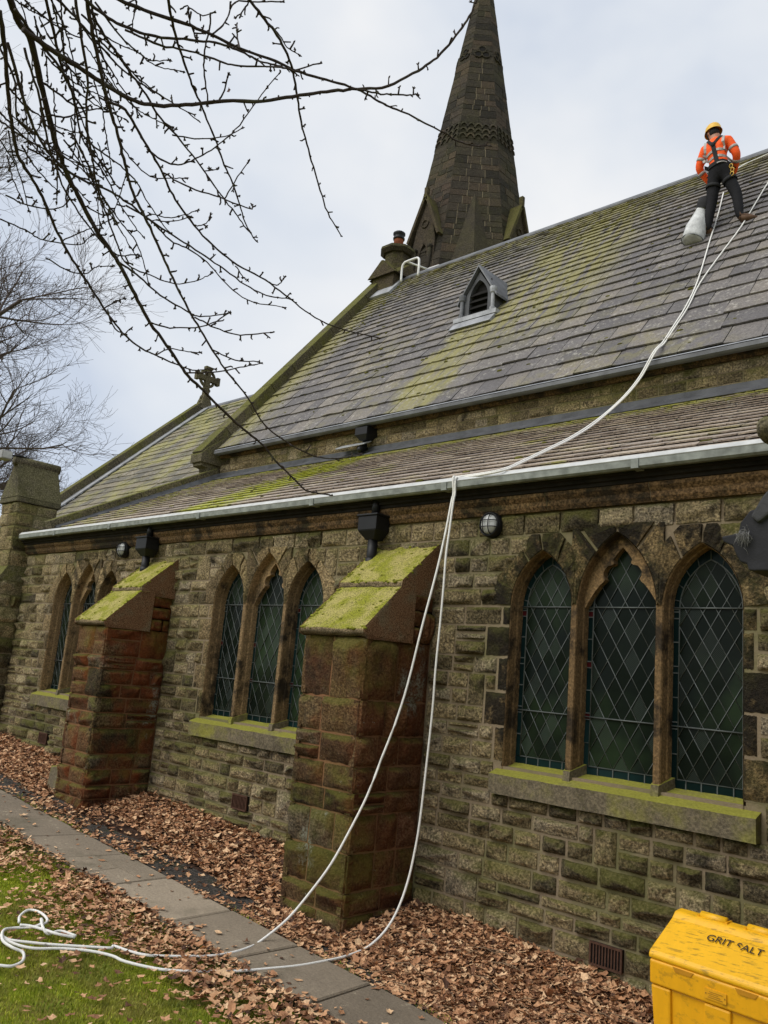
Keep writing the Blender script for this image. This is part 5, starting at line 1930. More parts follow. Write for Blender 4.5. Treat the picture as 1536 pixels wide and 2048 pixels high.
# ------------------------------------------------------------------ the worker on the roof
M_orange = NT('hi_vis_orange')
_o = M_orange.noise(9, 5)
M_orange.bump(M_orange.noise(14, 4), 0.5, 0.02)
M_orange = M_orange.done(M_orange.mix(_o, (0.86, 0.085, 0.012), (0.95, 0.15, 0.03)), 0.7, 0.2)
M_trous = plain('black_work_trousers', (0.009, 0.009, 0.011), 0.8, 0.2, 0, 0.4, 6, 0.5)
M_skin = plain('skin', (0.42, 0.22, 0.15), 0.55, 0.3, 0, 0.1)
M_boot = plain('brown_boot', (0.10, 0.055, 0.03), 0.7, 0.3, 0, 0.3)
M_refl = plain('grey_reflective_tape', (0.33, 0.31, 0.29), 0.4, 0.4, 0, 0.12)
M_helm = plain('yellow_helmet', (0.72, 0.42, 0.03), 0.35, 0.5, 0, 0.1)
M_strap = plain('black_webbing', (0.02, 0.02, 0.021), 0.8, 0.2)
M_bagw = plain('white_canvas', (0.50, 0.51, 0.51), 0.8, 0.2, 0, 0.4, 9, 0.6)


def rplane(x, y):
    return 5.84 + (y - 2.80) * (11.15 - 5.84) / (7.08 - 2.80) + 0.035


WX, WY = -4.36, 5.08
wz = rplane(0, WY)
worker = thing('worker', 'worker in orange hi-vis jacket, yellow helmet and black trousers standing on the roof', 'person', (WX, WY, wz))
# joints in local coordinates (x right, y away from the camera, z up)
J = {
    'pel': (-0.02, 0.02, 0.98), 'sp1': (-0.03, 0.00, 1.12), 'sp2': (-0.055, 0.00, 1.28), 'chest': (-0.07, 0.02, 1.42), 'neck': (-0.085, 0.03, 1.545), 'hd1': (-0.115, 0.06, 1.62), 'hd2': (-0.135, 0.065, 1.72),
    'lsh': (-0.245, 0.03, 1.44), 'lel': (-0.355, 0.06, 1.19), 'lwr': (-0.265, 0.22, 1.02), 'lha': (-0.225, 0.27, 0.97),
    'rsh': (0.115, 0.03, 1.45), 'rel': (0.225, 0.05, 1.20), 'rwr': (0.115, 0.24, 1.06), 'rha': (0.07, 0.29, 1.03),
    'lhip': (-0.10, 0.02, 0.93), 'lkn': (-0.135, 0.02, 0.50), 'lan': (-0.185, -0.02, 0.10), 'lto': (-0.15, 0.13, 0.06),
    'rhip': (0.075, 0.03, 0.93), 'rkn': (0.215, 0.07, 0.56), 'ran': (0.275, 0.03, 0.15), 'rto': (0.43, 0.11, 0.15)}
RAD = {'pel': (0.155, 0.12), 'sp1': (0.150, 0.105), 'sp2': (0.165, 0.11), 'chest': (0.175, 0.115), 'neck': (0.062, 0.062), 'hd1': (0.08, 0.09), 'hd2': (0.085, 0.10),
       'lsh': (0.085, 0.085), 'lel': (0.064, 0.064), 'lwr': (0.044, 0.044), 'lha': (0.042, 0.03), 'rsh': (0.085, 0.085), 'rel': (0.064, 0.064), 'rwr': (0.044, 0.044), 'rha': (0.042, 0.03),
       'lhip': (0.105, 0.11), 'lkn': (0.078, 0.082), 'lan': (0.062, 0.065), 'lto': (0.042, 0.04), 'rhip': (0.105, 0.11), 'rkn': (0.08, 0.082), 'ran': (0.062, 0.065), 'rto': (0.042, 0.04)}
BON = [('pel', 'sp1'), ('sp1', 'sp2'), ('sp2', 'chest'), ('chest', 'neck'), ('neck', 'hd1'), ('hd1', 'hd2'), ('chest', 'lsh'), ('lsh', 'lel'), ('lel', 'lwr'), ('lwr', 'lha'), ('chest', 'rsh'), ('rsh', 'rel'), ('rel', 'rwr'), ('rwr', 'rha'),
       ('pel', 'lhip'), ('lhip', 'lkn'), ('lkn', 'lan'), ('lan', 'lto'), ('pel', 'rhip'), ('rhip', 'rkn'), ('rkn', 'ran'), ('ran', 'rto')]


def skin_body(J, RAD, BON, root, extra=()):
    names = list(J)
    me = bpy.data.meshes.new('skeleton')
    me.from_pydata([J[k] for k in names], [(names.index(a), names.index(b)) for a, b in BON], [])
    o = bpy.data.objects.new('skeleton', me)
    COL.objects.link(o)
    o.modifiers.new('skin', 'SKIN')
    sub = o.modifiers.new('sub', 'SUBSURF')
    sub.levels = 2
    for i, k in enumerate(names):
        sv = me.skin_vertices[0].data[i]
        sv.radius = RAD[k]
        sv.use_root = (k == root)
    dg = bpy.context.evaluated_depsgraph_get()
    dg.update()
    out = bpy.data.meshes.new_from_object(o.evaluated_get(dg))
    bpy.data.objects.remove(o)
    return out


bm_ = skin_body(J, RAD, BON, 'pel')
bm_.materials.clear()
for mm_ in (M_trous, M_orange, M_skin, M_boot):
    bm_.materials.append(mm_)
MATOF = {}
for a, b in BON:
    key = a + b
    if b in ('lto', 'rto'):
        MATOF[(a, b)] = 3
    elif a in ('neck', 'hd1') or b in ('lha', 'rha'):
        MATOF[(a, b)] = 2
    elif a == 'pel' or 'hip' in a or 'kn' in a:
        MATOF[(a, b)] = 0
    else:
        MATOF[(a, b)] = 1
for p in bm_.polygons:
    c = np.array(p.center)
    best, bi = 1e9, 0
    for (a, b), m_ in MATOF.items():
        A, B = np.array(J[a]), np.array(J[b])
        t = np.clip((c - A) @ (B - A) / ((B - A) @ (B - A)), 0, 1)
        d = np.linalg.norm(c - A - t * (B - A)) / (np.mean(RAD[a]) * (1 - t) + np.mean(RAD[b]) * t)
        if d < best:
            best, bi = d, m_
    if bi in (0, 1) and abs(c[0]) < 0.26 and c[2] > 0.9 and not (c[1] > 0.16):
        bi = 1 if c[2] > 1.075 else 0
    p.material_index = bi
    p.use_smooth = True
body = obj('body', bm_, worker)
# head: face, ear, hair under the helmet
hc = np.array(J['hd2'])
m = MB()
m.ball(hc + np.array([-0.005, 0.005, -0.02]), (0.074, 0.092, 0.112), 16, 12)
fd = np.array([-0.75, 0.55, -0.28])
fd /= np.linalg.norm(fd)
m.ball(hc + fd * 0.098 + np.array([0, 0, -0.035]), (0.016, 0.016, 0.022), 8, 6)
for s in (-1, 1):
    sd = np.cross(fd, (0, 0, 1))
    sd /= np.linalg.norm(sd)
    m.ball(hc + sd * s * 0.078 + np.array([0, 0, -0.04]), (0.016, 0.02, 0.03), 8, 6)
m.build('head', M_skin, worker)
m = MB()
m.ball(hc + np.array([0.022, -0.02, -0.030]), (0.078, 0.086, 0.088), 14, 10)
m.build('hair', M_strap, worker)
hm = MB()
n, V, F = 20, [], []
ax = np.array([-0.16, 0.12, 0.98])
ax /= np.linalg.norm(ax)
u_ = np.cross(ax, fd)
u_ /= np.linalg.norm(u_)
f_ = np.cross(u_, ax)
rings_ = [(1.10, -0.03), (1.0, -0.012), (0.98, 0.03), (0.90, 0.065), (0.72, 0.095), (0.42, 0.115), (0.08, 0.122)]
for rr_, hz in rings_:
    for i in range(n):
        t = 2 * math.pi * i / n
        drop = -0.03 * max(0, -math.cos(t)) if hz < 0 else 0
        V.append(hc + ax * (hz + 0.02 + drop * 0.4) + (f_ * math.cos(t) * 0.132 + u_ * math.sin(t) * 0.112) * rr_)
F = [(k * n + i, k * n + (i + 1) % n, (k + 1) * n + (i + 1) % n, (k + 1) * n + i) for k in range(len(rings_) - 1) for i in range(n)] + [tuple(range(6 * n, 7 * n))]
hm.add(V, F, smooth=True)
hm.build('helmet', M_helm, worker)
m = MB()
for s in (-1, 1):
    m.tube([hc + u_ * s * 0.10 + f_ * 0.02, hc + u_ * s * 0.07 + f_ * 0.05 - ax * 0.1, hc + f_ * 0.07 - ax * 0.13], 0.008, 5)
m.build('chin_strap', M_strap, worker)
# fingers, curled
for side in ('l', 'r'):
    w0, h0 = np.array(J[side + 'wr']), np.array(J[side + 'ha'])
    d = (h0 - w0) / np.linalg.norm(h0 - w0)
    sdv = np.cross(d, (0, 0, 1))
    sdv /= np.linalg.norm(sdv)
    m = MB()
    for i, ln in enumerate((0.062, 0.07, 0.066, 0.052)):
        b0 = h0 + sdv * (i - 1.5) * 0.019
        m.tube([b0, b0 + d * ln * 0.5 + np.array([0, 0, -0.012]), b0 + d * ln * 0.7 + np.array([0, 0, -0.042])], [0.0095, 0.009, 0.007], 6)
    tb = h0 - d * 0.035 + sdv * (0.035 if side == 'l' else -0.035)
    m.tube([tb, tb + d * 0.035 + np.array([0, 0, -0.015]), tb + d * 0.06 + np.array([0, 0, -0.035])], [0.012, 0.010, 0.008], 6)
    m.build('hand', M_strap, worker)
# reflective tape: rings round the body and sleeves, bands over the shoulders
def band(c, ax, rx, ry, h, name='reflective_strip', up=(0, 0, 1), arc=(0, 2 * math.pi)):
    c, ax = np.array(c), np.array(ax, float)
    ax /= np.linalg.norm(ax)
    u = np.cross(ax, (0, 1, 0.01))
    u /= np.linalg.norm(u)
    v = np.cross(ax, u)
    nn = 20
    V = []
    for k in (-1, 1):
        for i in range(nn + 1):
            t = arc[0] + (arc[1] - arc[0]) * i / nn
            V.append(c + ax * k * h / 2 + u * rx * math.cos(t) + v * ry * math.sin(t))
    F = [(i, i + 1, nn + 2 + i, nn + 1 + i) for i in range(nn)]
    mb = MB()
    mb.add(V, F, smooth=True)
    o = mb.build(name, M_refl, worker)
    sm = o.modifiers.new('thick', 'SOLIDIFY')
    sm.thickness = 0.006
    return o


def lerp(a, b, t):
    return np.array(J[a]) * (1 - t) + np.array(J[b]) * t


for side in ('l', 'r'):
    for t, rr_ in ((0.55, 0.071),):
        band(lerp(side + 'sh', side + 'el', t), np.array(J[side + 'el']) - np.array(J[side + 'sh']), rr_, rr_, 0.045)
    band(lerp(side + 'el', side + 'wr', 0.35), np.array(J[side + 'wr']) - np.array(J[side + 'el']), 0.056, 0.056, 0.045)


def surf_strip(pts, w, mat, name, off=0.012):
    """a strap laid on the back of the jacket: points snapped to the body along y from the camera side"""
    P = []
    bvh_pts = []
    for x, z in pts:
        ok, loc, nrm, idx = body.ray_cast(Vector((x, -1.0, z)), Vector((0, 1, 0)))
        P.append(np.array(loc) if ok else np.array((x, -0.1, z)))
    mb = MB()
    V, F = [], []
    for i, p in enumerate(P):
        d = P[min(i + 1, len(P) - 1)] - P[max(i - 1, 0)]
        d /= np.linalg.norm(d) + 1e-9
        s = np.cross(d, (0, 1, 0))
        s /= np.linalg.norm(s) + 1e-9
        for k in (-1, 1):
            V.append(p + s * k * w / 2 + np.array([0, -off, 0]))
        for k in (1, -1):
            V.append(p + s * k * w / 2 + np.array([0, 0.004, 0]))
    for i in range(len(P) - 1):
        for k in range(4):
            F.append((i * 4 + k, i * 4 + (k + 1) % 4, (i + 1) * 4 + (k + 1) % 4, (i + 1) * 4 + k))
    mb.add(V, F)
    return mb.build(name, mat, worker)


bpy.context.view_layer.update()
for z in (1.26, 1.155):
    surf_strip([(x - 0.05, z + 0.02 * math.cos(x * 9)) for x in np.linspace(-0.17, 0.18, 11)], 0.04, M_refl, 'reflective_strip')
for s in (-1, 1):
    surf_strip([(-0.065 + s * q, z) for q, z in ((0.135, 1.50), (0.14, 1.45), (0.14, 1.39), (0.14, 1.33), (0.14, 1.27))], 0.04, M_refl, 'reflective_strip')
surf_strip([(-0.07 + q, z) for q, z in ((-0.11, 1.53), (-0.07, 1.47), (-0.02, 1.40), (0.0, 1.36))], 0.045, M_strap, 'harness_strap', 0.018)
surf_strip([(-0.07 + q, z) for q, z in ((0.11, 1.53), (0.07, 1.47), (0.02, 1.40), (0.0, 1.36))], 0.045, M_strap, 'harness_strap', 0.018)
surf_strip([(-0.07 + 0.01 * i, 1.40 - 0.05 * i) for i in range(8)], 0.06, M_strap, 'harness_strap', 0.02)
m = MB()
m.ball((-0.065, -0.13, 1.38), (0.035, 0.02, 0.04), 8, 6)
m.build('harness_ring', M_strap, worker)
surf_strip([(x, 1.06 + 0.015 * math.sin(x * 8)) for x in np.linspace(-0.19, 0.15, 11)], 0.06, M_strap, 'harness_belt', 0.022)
surf_strip([(x, 1.045 + 0.015 * math.sin(x * 8)) for x in np.linspace(0.0, 0.12, 5)], 0.014, M_refl, 'belt_edge', 0.026)
band(lerp('lhip', 'lkn', 0.38), np.array(J['lkn']) - np.array(J['lhip']), 0.105, 0.108, 0.05, 'leg_loop').data.materials[0] = M_strap
band(lerp('rhip', 'rkn', 0.34), np.array(J['rkn']) - np.array(J['rhip']), 0.106, 0.108, 0.05, 'leg_loop').data.materials[0] = M_strap
m = MB()
for dx, dz in ((0.17, 0.98), (0.19, 0.91), (0.185, 0.85)):
    m.tube([(dx + 0.025 * math.cos(i * math.pi / 4), -0.04, dz + 0.035 * math.sin(i * math.pi / 4)) for i in range(9)], 0.008, 5, cap=False)
m.build('karabiner', plain('brass_clips', (0.45, 0.28, 0.04), 0.4, 0.5, 0.3), worker)
# boots with soles
for (a, t_) in (('lan', 'lto'), ('ran', 'rto')):
    A, T = np.array(J[a]), np.array(J[t_])
    m = MB()
    d = T - A
    d[2] = 0
    d /= np.linalg.norm(d)
    s = np.array([d[1], -d[0], 0])
    P = [(A + np.array([0, 0, 0.04]), 0.058, 0.060), (A + np.array([0, 0, -0.02]), 0.06, 0.062), (A * 0.5 + T * 0.5 + np.array([0, 0, -0.02]), 0.056, 0.055), (T + np.array([0, 0, -0.015]), 0.05, 0.042), (T + d * 0.05 + np.array([0, 0, -0.02]), 0.03, 0.028)]
    V, F = [], []
    nn = 10
    for c, ra, rb_ in P:
        for i in range(nn):
            t = 2 * math.pi * i / nn
            V.append(c + s * ra * math.cos(t) + (np.array([0, 0, 1]) * rb_ * 0.9 + d * -0.02) * math.sin(t))
    F = [(k * nn + i, k * nn + (i + 1) % nn, (k + 1) * nn + (i + 1) % nn, (k + 1) * nn + i) for k in range(len(P) - 1) for i in range(nn)] + [tuple(range(nn))[::-1], tuple(range(4 * nn, 5 * nn))]
    m.add(V, F, smooth=True)
    m.build('boot', M_boot, worker)

# tool bag lying on the slates beside the left foot
ba = hit(1384, 484, (0, WY - 0.12, 0), (0, 1, 0))
bt = hit(1402, 425, (0, WY + 0.02, 0), (0, 1, 0))
crumple = lambda h, i: 1 + 0.10 * noise.noise(Vector((math.cos(i * 0.35) * 1.6, math.sin(i * 0.35) * 1.6, h * 7)))
bag = thing('tool_bag', 'tapered white canvas tool bag with black drawstring top by the worker\'s foot', 'bag', tuple(ba))
ax = bt - ba
L = np.linalg.norm(ax)
axn = ax / L
m = MB()
nn = 18
u = np.cross(axn, (0, 1, 0))
u /= np.linalg.norm(u)
v = np.cross(axn, u)
P = [(0.0, 0.115), (0.01, 0.15), (0.06, 0.155), (0.12, 0.158), (0.18, 0.152), (0.25, 0.15), (0.31, 0.134), (0.38, 0.12), (0.45, 0.10), (0.52, 0.088), (0.62, 0.072)]
V = [axn * h + (u * math.cos(2 * math.pi * i / nn) + v * math.sin(2 * math.pi * i / nn)) * r_ * crumple(h, i) * (1 + 0.04 * math.sin(5 * 2 * math.pi * i / nn + h * 12)) for h, r_ in P for i in range(nn)]
F = [(k * nn + i, k * nn + (i + 1) % nn, (k + 1) * nn + (i + 1) % nn, (k + 1) * nn + i) for k in range(len(P) - 1) for i in range(nn)] + [tuple(range(nn))[::-1]]
m.add(V, F, smooth=True)
m.build('canvas_body', M_bagw, bag)
m = MB()
P = [(0.57, 0.078), (0.65, 0.10), (0.76, 0.098), (0.73, 0.05)]
V = [axn * h + (u * math.cos(2 * math.pi * i / nn) + v * math.sin(2 * math.pi * i / nn)) * r_ * 1.1 - u * 0.02 for h, r_ in P for i in range(nn)]
F = [(k * nn + i, k * nn + (i + 1) % nn, (k + 1) * nn + (i + 1) % nn, (k + 1) * nn + i) for k in range(len(P) - 1) for i in range(nn)] + [tuple(range(3 * nn, 4 * nn))]
m.add(V, F, smooth=True)
m.build('black_top', M_strap, bag)
m = MB()
m.tube([(axn * 0.02 + (u * math.cos(i * math.pi / 9) + v * math.sin(i * math.pi / 9)) * 0.157) for i in range(19)], 0.008, 5, cap=False)
m.tube([axn * h + v * -r_ for h, r_ in ((0.02, 0.16), (0.2, 0.16), (0.4, 0.12), (0.6, 0.08))], 0.009, 5)
m.build('piping', plain('grey_piping', (0.16, 0.17, 0.18)), bag)

# ------------------------------------------------------------------ ropes
NRM_N = (0, -(11.15 - 5.84), 7.08 - 2.80)
NRM_A = (0, -(5.375 - 3.768), 2.98 + 0.17)
on_nave = lambda x, y: hit(x, y, (0, 2.80, 5.84 + 0.06), NRM_N)
on_aisle = lambda x, y: hit(x, y, (0, -0.17, 3.768 + 0.065), NRM_A)
RR = 0.0098
gutA, gutB = hit(909, 966, (0, -0.245, 0), (0, 1, 0)), hit(914, 968, (0, -0.245, 0), (0, 1, 0))


def hang(g, land, pix):
    """points of a hanging rope in the upright plane through g and land, read from its outline"""
    h = np.array([land[0] - g[0], land[1] - g[1], 0])
    n = np.array([h[1], -h[0], 0])
    return [hit(x, y, g, n) for x, y in pix]


lay = RR + 0.012
roofA = [(1447, 385), (1436, 430), (1420, 480), (1396, 560), (1372, 612), (1345, 655), (1325, 685), (1308, 706)]
midA = [(1280, 752), (1250, 790), (1215, 823), (1180, 850), (1140, 875), (1100, 895), (1050, 919), (1000, 940)]
offx = np.array([0.028, 0, 0])
landA = gpt(520, 1883, lay)
eaveG = hit(1308, 707, (0, 2.73, 0), (0, 1, 0))
aisT = on_aisle(1190, 843)
air = hang(eaveG, aisT, midA[:3])
pa = [on_nave(*p) for p in roofA[:-1]] + [eaveG + np.array([0, -0.01, 0.02])] + air + [on_aisle(*p) for p in midA[3:]] + [gutA + np.array([0.03, 0.035, 0.066]), gutA + np.array([0, -0.024, 0.045])]
pa += hang(gutA + np.array([0, -0.03, 0]), landA, [(907, 985), (903, 1003), (893, 1055), (880, 1115), (865, 1175), (845, 1250), (815, 1370), (790, 1448), (762, 1520), (735, 1590), (700, 1660), (662, 1728), (620, 1785), (575, 1838)])
pa += [gpt(x, y, lay) for x, y in ((520, 1883), (500, 1894), (470, 1904), (430, 1911), (380, 1913), (300, 1911), (260, 1903), (228, 1892), (222, 1896), (180, 1894), (100, 1889), (60, 1885), (20, 1880), (0, 1871), (-60, 1850))]
m = MB()
m.tube(catmull(pa, 4), RR, 8)
ra = m.build('rope', M_rope)
tag(ra, 'left one of two white ropes, from between the worker\'s feet down to the lawn', 'rope', 'white ropes hanging from the roof')
roofB = [(1560, 340), (1536, 366), (1510, 408), (1481, 455), (1440, 510), (1400, 566), (1376, 614), (1348, 657), (1328, 687), (1311, 708)]
landB = gpt(718, 1903, lay)
pb = [on_nave(*p) for p in roofB[:-1]] + [eaveG + offx + np.array([0, -0.01, 0.02])] + [p + offx for p in air] + [on_aisle(x + 3, y + 2) for x, y in midA[3:]] + [gutB + np.array([0.03, 0.035, 0.066]), gutB + np.array([0, -0.024, 0.045])]
pb += hang(gutB + np.array([0, -0.03, 0]), landB, [(910, 987), (906, 1007), (899, 1060), (892, 1110), (887, 1175), (880, 1250), (871, 1340), (865, 1420), (853, 1530), (840, 1640), (829, 1705), (815, 1765), (795, 1820), (770, 1862), (740, 1891)])
pb += [gpt(x, y, lay) for x, y in ((718, 1903), (690, 1913), (660, 1920), (600, 1931), (540, 1937), (480, 1942), (420, 1943), (360, 1942), (310, 1937), (250, 1923), (225, 1912), (180, 1902), (120, 1897), (70, 1897), (35, 1890), (10, 1878), (5, 1865), (20, 1857), (50, 1855), (75, 1853), (95, 1842), (82, 1826), (58, 1820), (40, 1832), (38, 1845))]
m = MB()
m.tube(catmull(pb, 4), RR, 8)
rbb = m.build('rope', M_rope)
tag(rbb, 'right one of two white ropes, passing the worker\'s right boot and hanging steeper', 'rope', 'white ropes hanging from the roof')
m = MB()
m.tube(catmull([gpt(x, y, lay + dz) for x, y, dz in ((-40, 1925, 0), (0, 1931, 0), (25, 1932, 0), (45, 1922, 0), (46, 1905, 0), (25, 1895, 0.02), (5, 1880, 0.02), (8, 1860, 0.02), (35, 1856, 0), (70, 1853, 0.02), (84, 1845, 0.03), (82, 1838, 0.03), (86, 1855, 0.03), (97, 1868, 0.0), (120, 1862, 0.0), (152, 1872, 0))], 6), RR, 8)
m.tube(catmull([gpt(x, y, lay + dz) for x, y, dz in ((40, 1850, 0.02), (60, 1852, 0.02), (90, 1860, 0.02), (115, 1868, 0.02), (150, 1875, 0))], 6), RR, 8)
tag(m.build('rope_coil', M_rope), 'loose coils of white rope lying on the lawn at the left edge', 'rope')
# line from the worker along the ridge to the right
m = MB()
m.tube(catmull([hit(1462, 346, (0, 5.15, 0), (0, 1, 0)), on_nave(1490, 333) + np.array([0, -0.02, 0.03]), on_nave(1536, 308), on_nave(1640, 262)], 5), 0.010, 6)
tag(m.build('safety_line', M_rope), 'white safety line from the worker\'s waist up to the ridge at right', 'rope')

# ------------------------------------------------------------------ the near tree with overhanging branches
tree = thing('overhanging_tree', 'bare tree whose long knobbly branches hang across the upper left of the view', 'tree', (-5.6, -5.4, GF(-5.6)))
TI = (-5.6, -5.4, GF(-5.6))
BR = [  # outline points in a 2x enlargement of the photograph's upper left, start and end widths
    ([(20, -60), (40, 0), (75, 90), (120, 150), (155, 300), (190, 440), (225, 580), (270, 700), (320, 800), (385, 920), (440, 1000), (490, 1080), (540, 1180), (600, 1290), (680, 1400), (740, 1490), (800, 1550), (900, 1650), (960, 1705), (1040, 1770), (1100, 1840), (1200, 1940), (1235, 1965), (1320, 1980)], 27, 6),
    ([(95, 120), (200, 195), (300, 260), (400, 325), (500, 385), (600, 420), (740, 420), (860, 408), (1050, 403), (1200, 383), (1330, 363), (1430, 357), (1552, 345), (1672, 282), (1748, 228), (1824, 142), (1878, 66), (1906, 0), (1925, -50)], 20, 7),
    ([(440, -30), (480, 0), (600, 50), (740, 95), (850, 140), (960, 195), (1080, 235), (1200, 290), (1330, 325), (1442, 364), (1530, 414), (1606, 446), (1760, 522), (1834, 566), (1900, 583), (1955, 582)], 15, 5),
    ([(340, 0), (430, 70), (520, 115), (620, 145), (760, 160), (880, 175), (960, 205), (1040, 245), (1110, 262), (1180, 278), (1270, 255)], 13, 5),
    ([(500, 120), (640, 180), (760, 205), (880, 245), (960, 265), (1120, 270), (1200, 288)], 9, 6),
    ([(665, -30), (690, 90), (720, 200), (760, 320), (800, 410), (850, 530), (890, 640), (930, 730), (960, 820), (985, 900), (1020, 960)], 11, 5),
    ([(990, -10), (1060, 80), (1120, 160), (1165, 260), (1190, 390), (1210, 510), (1240, 620), (1275, 740), (1310, 850), (1360, 935)], 12, 5),
    ([(345, -30), (370, 130), (395, 250), (420, 370), (450, 470), (480, 570), (505, 680), (540, 790), (590, 890), (640, 1000), (690, 1110), (740, 1210), (790, 1300), (850, 1400), (910, 1490), (990, 1590), (1050, 1690), (1120, 1750), (1220, 1810), (1320, 1835), (1430, 1820)], 16, 5),
    ([(430, 405), (500, 440), (550, 520), (600, 605), (650, 690), (690, 780), (760, 880), (850, 980), (950, 1060), (1060, 1120), (1160, 1195), (1260, 1270), (1380, 1320), (1510, 1350)], 12, 5),
    ([(360, 40), (430, 160), (500, 260), (570, 360), (640, 470), (720, 560), (800, 660), (870, 760), (940, 850), (985, 915)], 11, 5),
    ([(0, 40), (20, 200), (30, 330), (45, 480), (70, 620), (120, 700), (180, 810), (230, 930), (290, 1040), (350, 1130), (420, 1240), (490, 1330), (560, 1390), (620, 1420), (700, 1455), (770, 1480), (850, 1475)], 17, 5),
    ([(30, 170), (100, 420), (160, 560), (240, 660), (330, 720), (430, 760), (510, 810), (600, 880), (720, 960), (800, 1010), (900, 1080), (1000, 1150), (1080, 1185), (1160, 1195)], 12, 5),
    ([(600, 605), (650, 640), (710, 660), (780, 635), (860, 590), (940, 520), (1030, 400), (1115, 295)], 8, 4),
    ([(480, 570), (520, 630), (600, 705), (680, 713), (740, 712)], 6, 4),
    ([(650, 690), (760, 750), (880, 790), (1000, 835), (1010, 820)], 7, 5),
    ([(500, 820), (600, 880), (680, 960), (760, 1000), (830, 1050), (900, 1130), (990, 1200), (1130, 1228)], 8, 4),
    ([(480, 1050), (560, 1110), (640, 1180), (740, 1240), (800, 1265), (910, 1255)], 9, 5),
    ([(600, 1290), (700, 1312), (830, 1300), (910, 1255)], 7, 5),
    ([(780, 1270), (860, 1310), (960, 1340), (1080, 1330)], 7, 5),
    ([(740, 1490), (850, 1490), (960, 1470), (1040, 1455)], 7, 5),
    ([(620, 1420), (680, 1395), (740, 1405), (795, 1410)], 6, 4),
    ([(850, 1400), (940, 1440), (1030, 1448)], 6, 5),
    ([(845, 50), (838, 120), (820, 200), (815, 280), (832, 405)], 7, 6),
    ([(690, 540), (800, 555), (900, 545), (965, 515)], 6, 4),
    ([(170, 330), (240, 380), (310, 430), (350, 432)], 9, 6),
    ([(195, 460), (270, 468), (330, 445), (395, 435)], 8, 5),
    ([(590, 850), (660, 870), (720, 865), (780, 845)], 5, 4),
    ([(590, 880), (680, 885), (760, 870)], 5, 4),
    ([(250, 960), (310, 935), (370, 910), (440, 880)], 6, 4),
    ([(180, 1030), (280, 1085), (345, 1095), (385, 1068), (440, 1065)], 6, 4),
    ([(-20, 870), (100, 920), (160, 955), (240, 970), (320, 978), (360, 945)], 6, 4),
    ([(95, 190), (160, 400), (190, 560), (250, 740), (330, 870), (390, 950), (470, 1020), (540, 1018)], 10, 5),
    ([(300, -20), (330, 180), (350, 330), (345, 480), (370, 640), (390, 760), (430, 870), (470, 980), (510, 1060), (600, 1100), (700, 1135), (790, 1120), (840, 1100)], 11, 4),
    ([(850, 138), (900, 90), (940, 10), (1030, 8), (1120, 6)], 7, 5),
    ([(1050, 70), (1110, 130), (1150, 190), (1195, 218)], 6, 4),
    ([(1430, 357), (1500, 372), (1560, 378), (1640, 380), (1665, 378)], 7, 6),
    ([(960, 195), (950, 150), (948, 100)], 7, 6),
    ([(870, 405), (895, 370), (908, 310)], 7, 6),
    ([(180, -20), (220, 150), (250, 280), (290, 370), (345, 470), (355, 600), (420, 700), (470, 800), (520, 880), (570, 945)], 12, 4),
    ([(60, 40), (150, 160), (260, 300), (300, 420), (330, 560), (400, 640), (450, 720)], 13, 4),
    ([(200, -30), (300, 70), (380, 160), (470, 260), (560, 330), (640, 380), (720, 430), (790, 478)], 10, 4),
    ([(380, 10), (470, 130), (540, 200), (600, 240), (668, 242)], 8, 4),
    ([(560, 210), (600, 250), (660, 275), (720, 282)], 5, 4),
    ([(0, 190), (60, 330), (70, 470), (140, 530), (170, 450)], 9, 5),
    ([(230, 600), (300, 640), (360, 670), (420, 660)], 6, 4),
    ([(20, 780), (110, 820), (200, 835), (260, 820), (275, 770)], 7, 4),
    ([(350, 830), (420, 862), (460, 835), (500, 712)], 6, 4),
    ([(790, 905), (820, 895), (840, 878)], 5, 4), ([(900, 795), (930, 740), (988, 655)], 6, 4), ([(820, 685), (868, 678)], 5, 4),
    ([(1060, 1120), (1105, 1140), (1132, 1120)], 6, 5), ([(940, 1060), (975, 1110), (990, 1120)], 5, 4), ([(640, 470), (665, 500), (688, 515)], 5, 4),
    ([(500, 20), (545, 0), (535, 60), (528, 118)], 6, 4), ([(720, 40), (750, 25), (800, 60), (845, 55)], 6, 4), ([(752, 30), (760, 90), (785, 160)], 7, 4),
    ([(1000, 0), (970, 45), (945, 68)], 6, 5), ([(410, 1235), (450, 1215), (490, 1195)], 5, 4), ([(430, 1240), (450, 1300), (490, 1335), (515, 1320)], 6, 5),
    ([(100, 0), (140, 40), (240, 110), (330, 150), (300, 60)], 7, 4), ([(0, 560), (60, 660), (0, 670)], 6, 4), ([(260, 210), (300, 250), (430, 295)], 6, 3),
    ([(270, 830), (265, 770), (285, 720)], 7, 5),
]
_r = random.Random(77)
for _ in range(44):
    x, y = _r.uniform(-20, 430), _r.uniform(-30, 620)
    a = math.radians(_r.uniform(38, 84))
    n_ = _r.choice((4, 5, 6, 7))
    st_ = _r.uniform(45, 85)
    P_ = [(x, y)]
    bend = _r.uniform(-0.10, 0.05)
    for _k in range(n_):
        a += bend + _r.gauss(0, 0.09)
        x, y = x + st_ * math.cos(a), y + st_ * math.sin(a)
        P_.append((x, y))
    if y < 1250 and x < 700:
        BR.append((P_, _r.choice((5, 6, 7, 8)), 4))
bark_depth = {}
kspur = 0
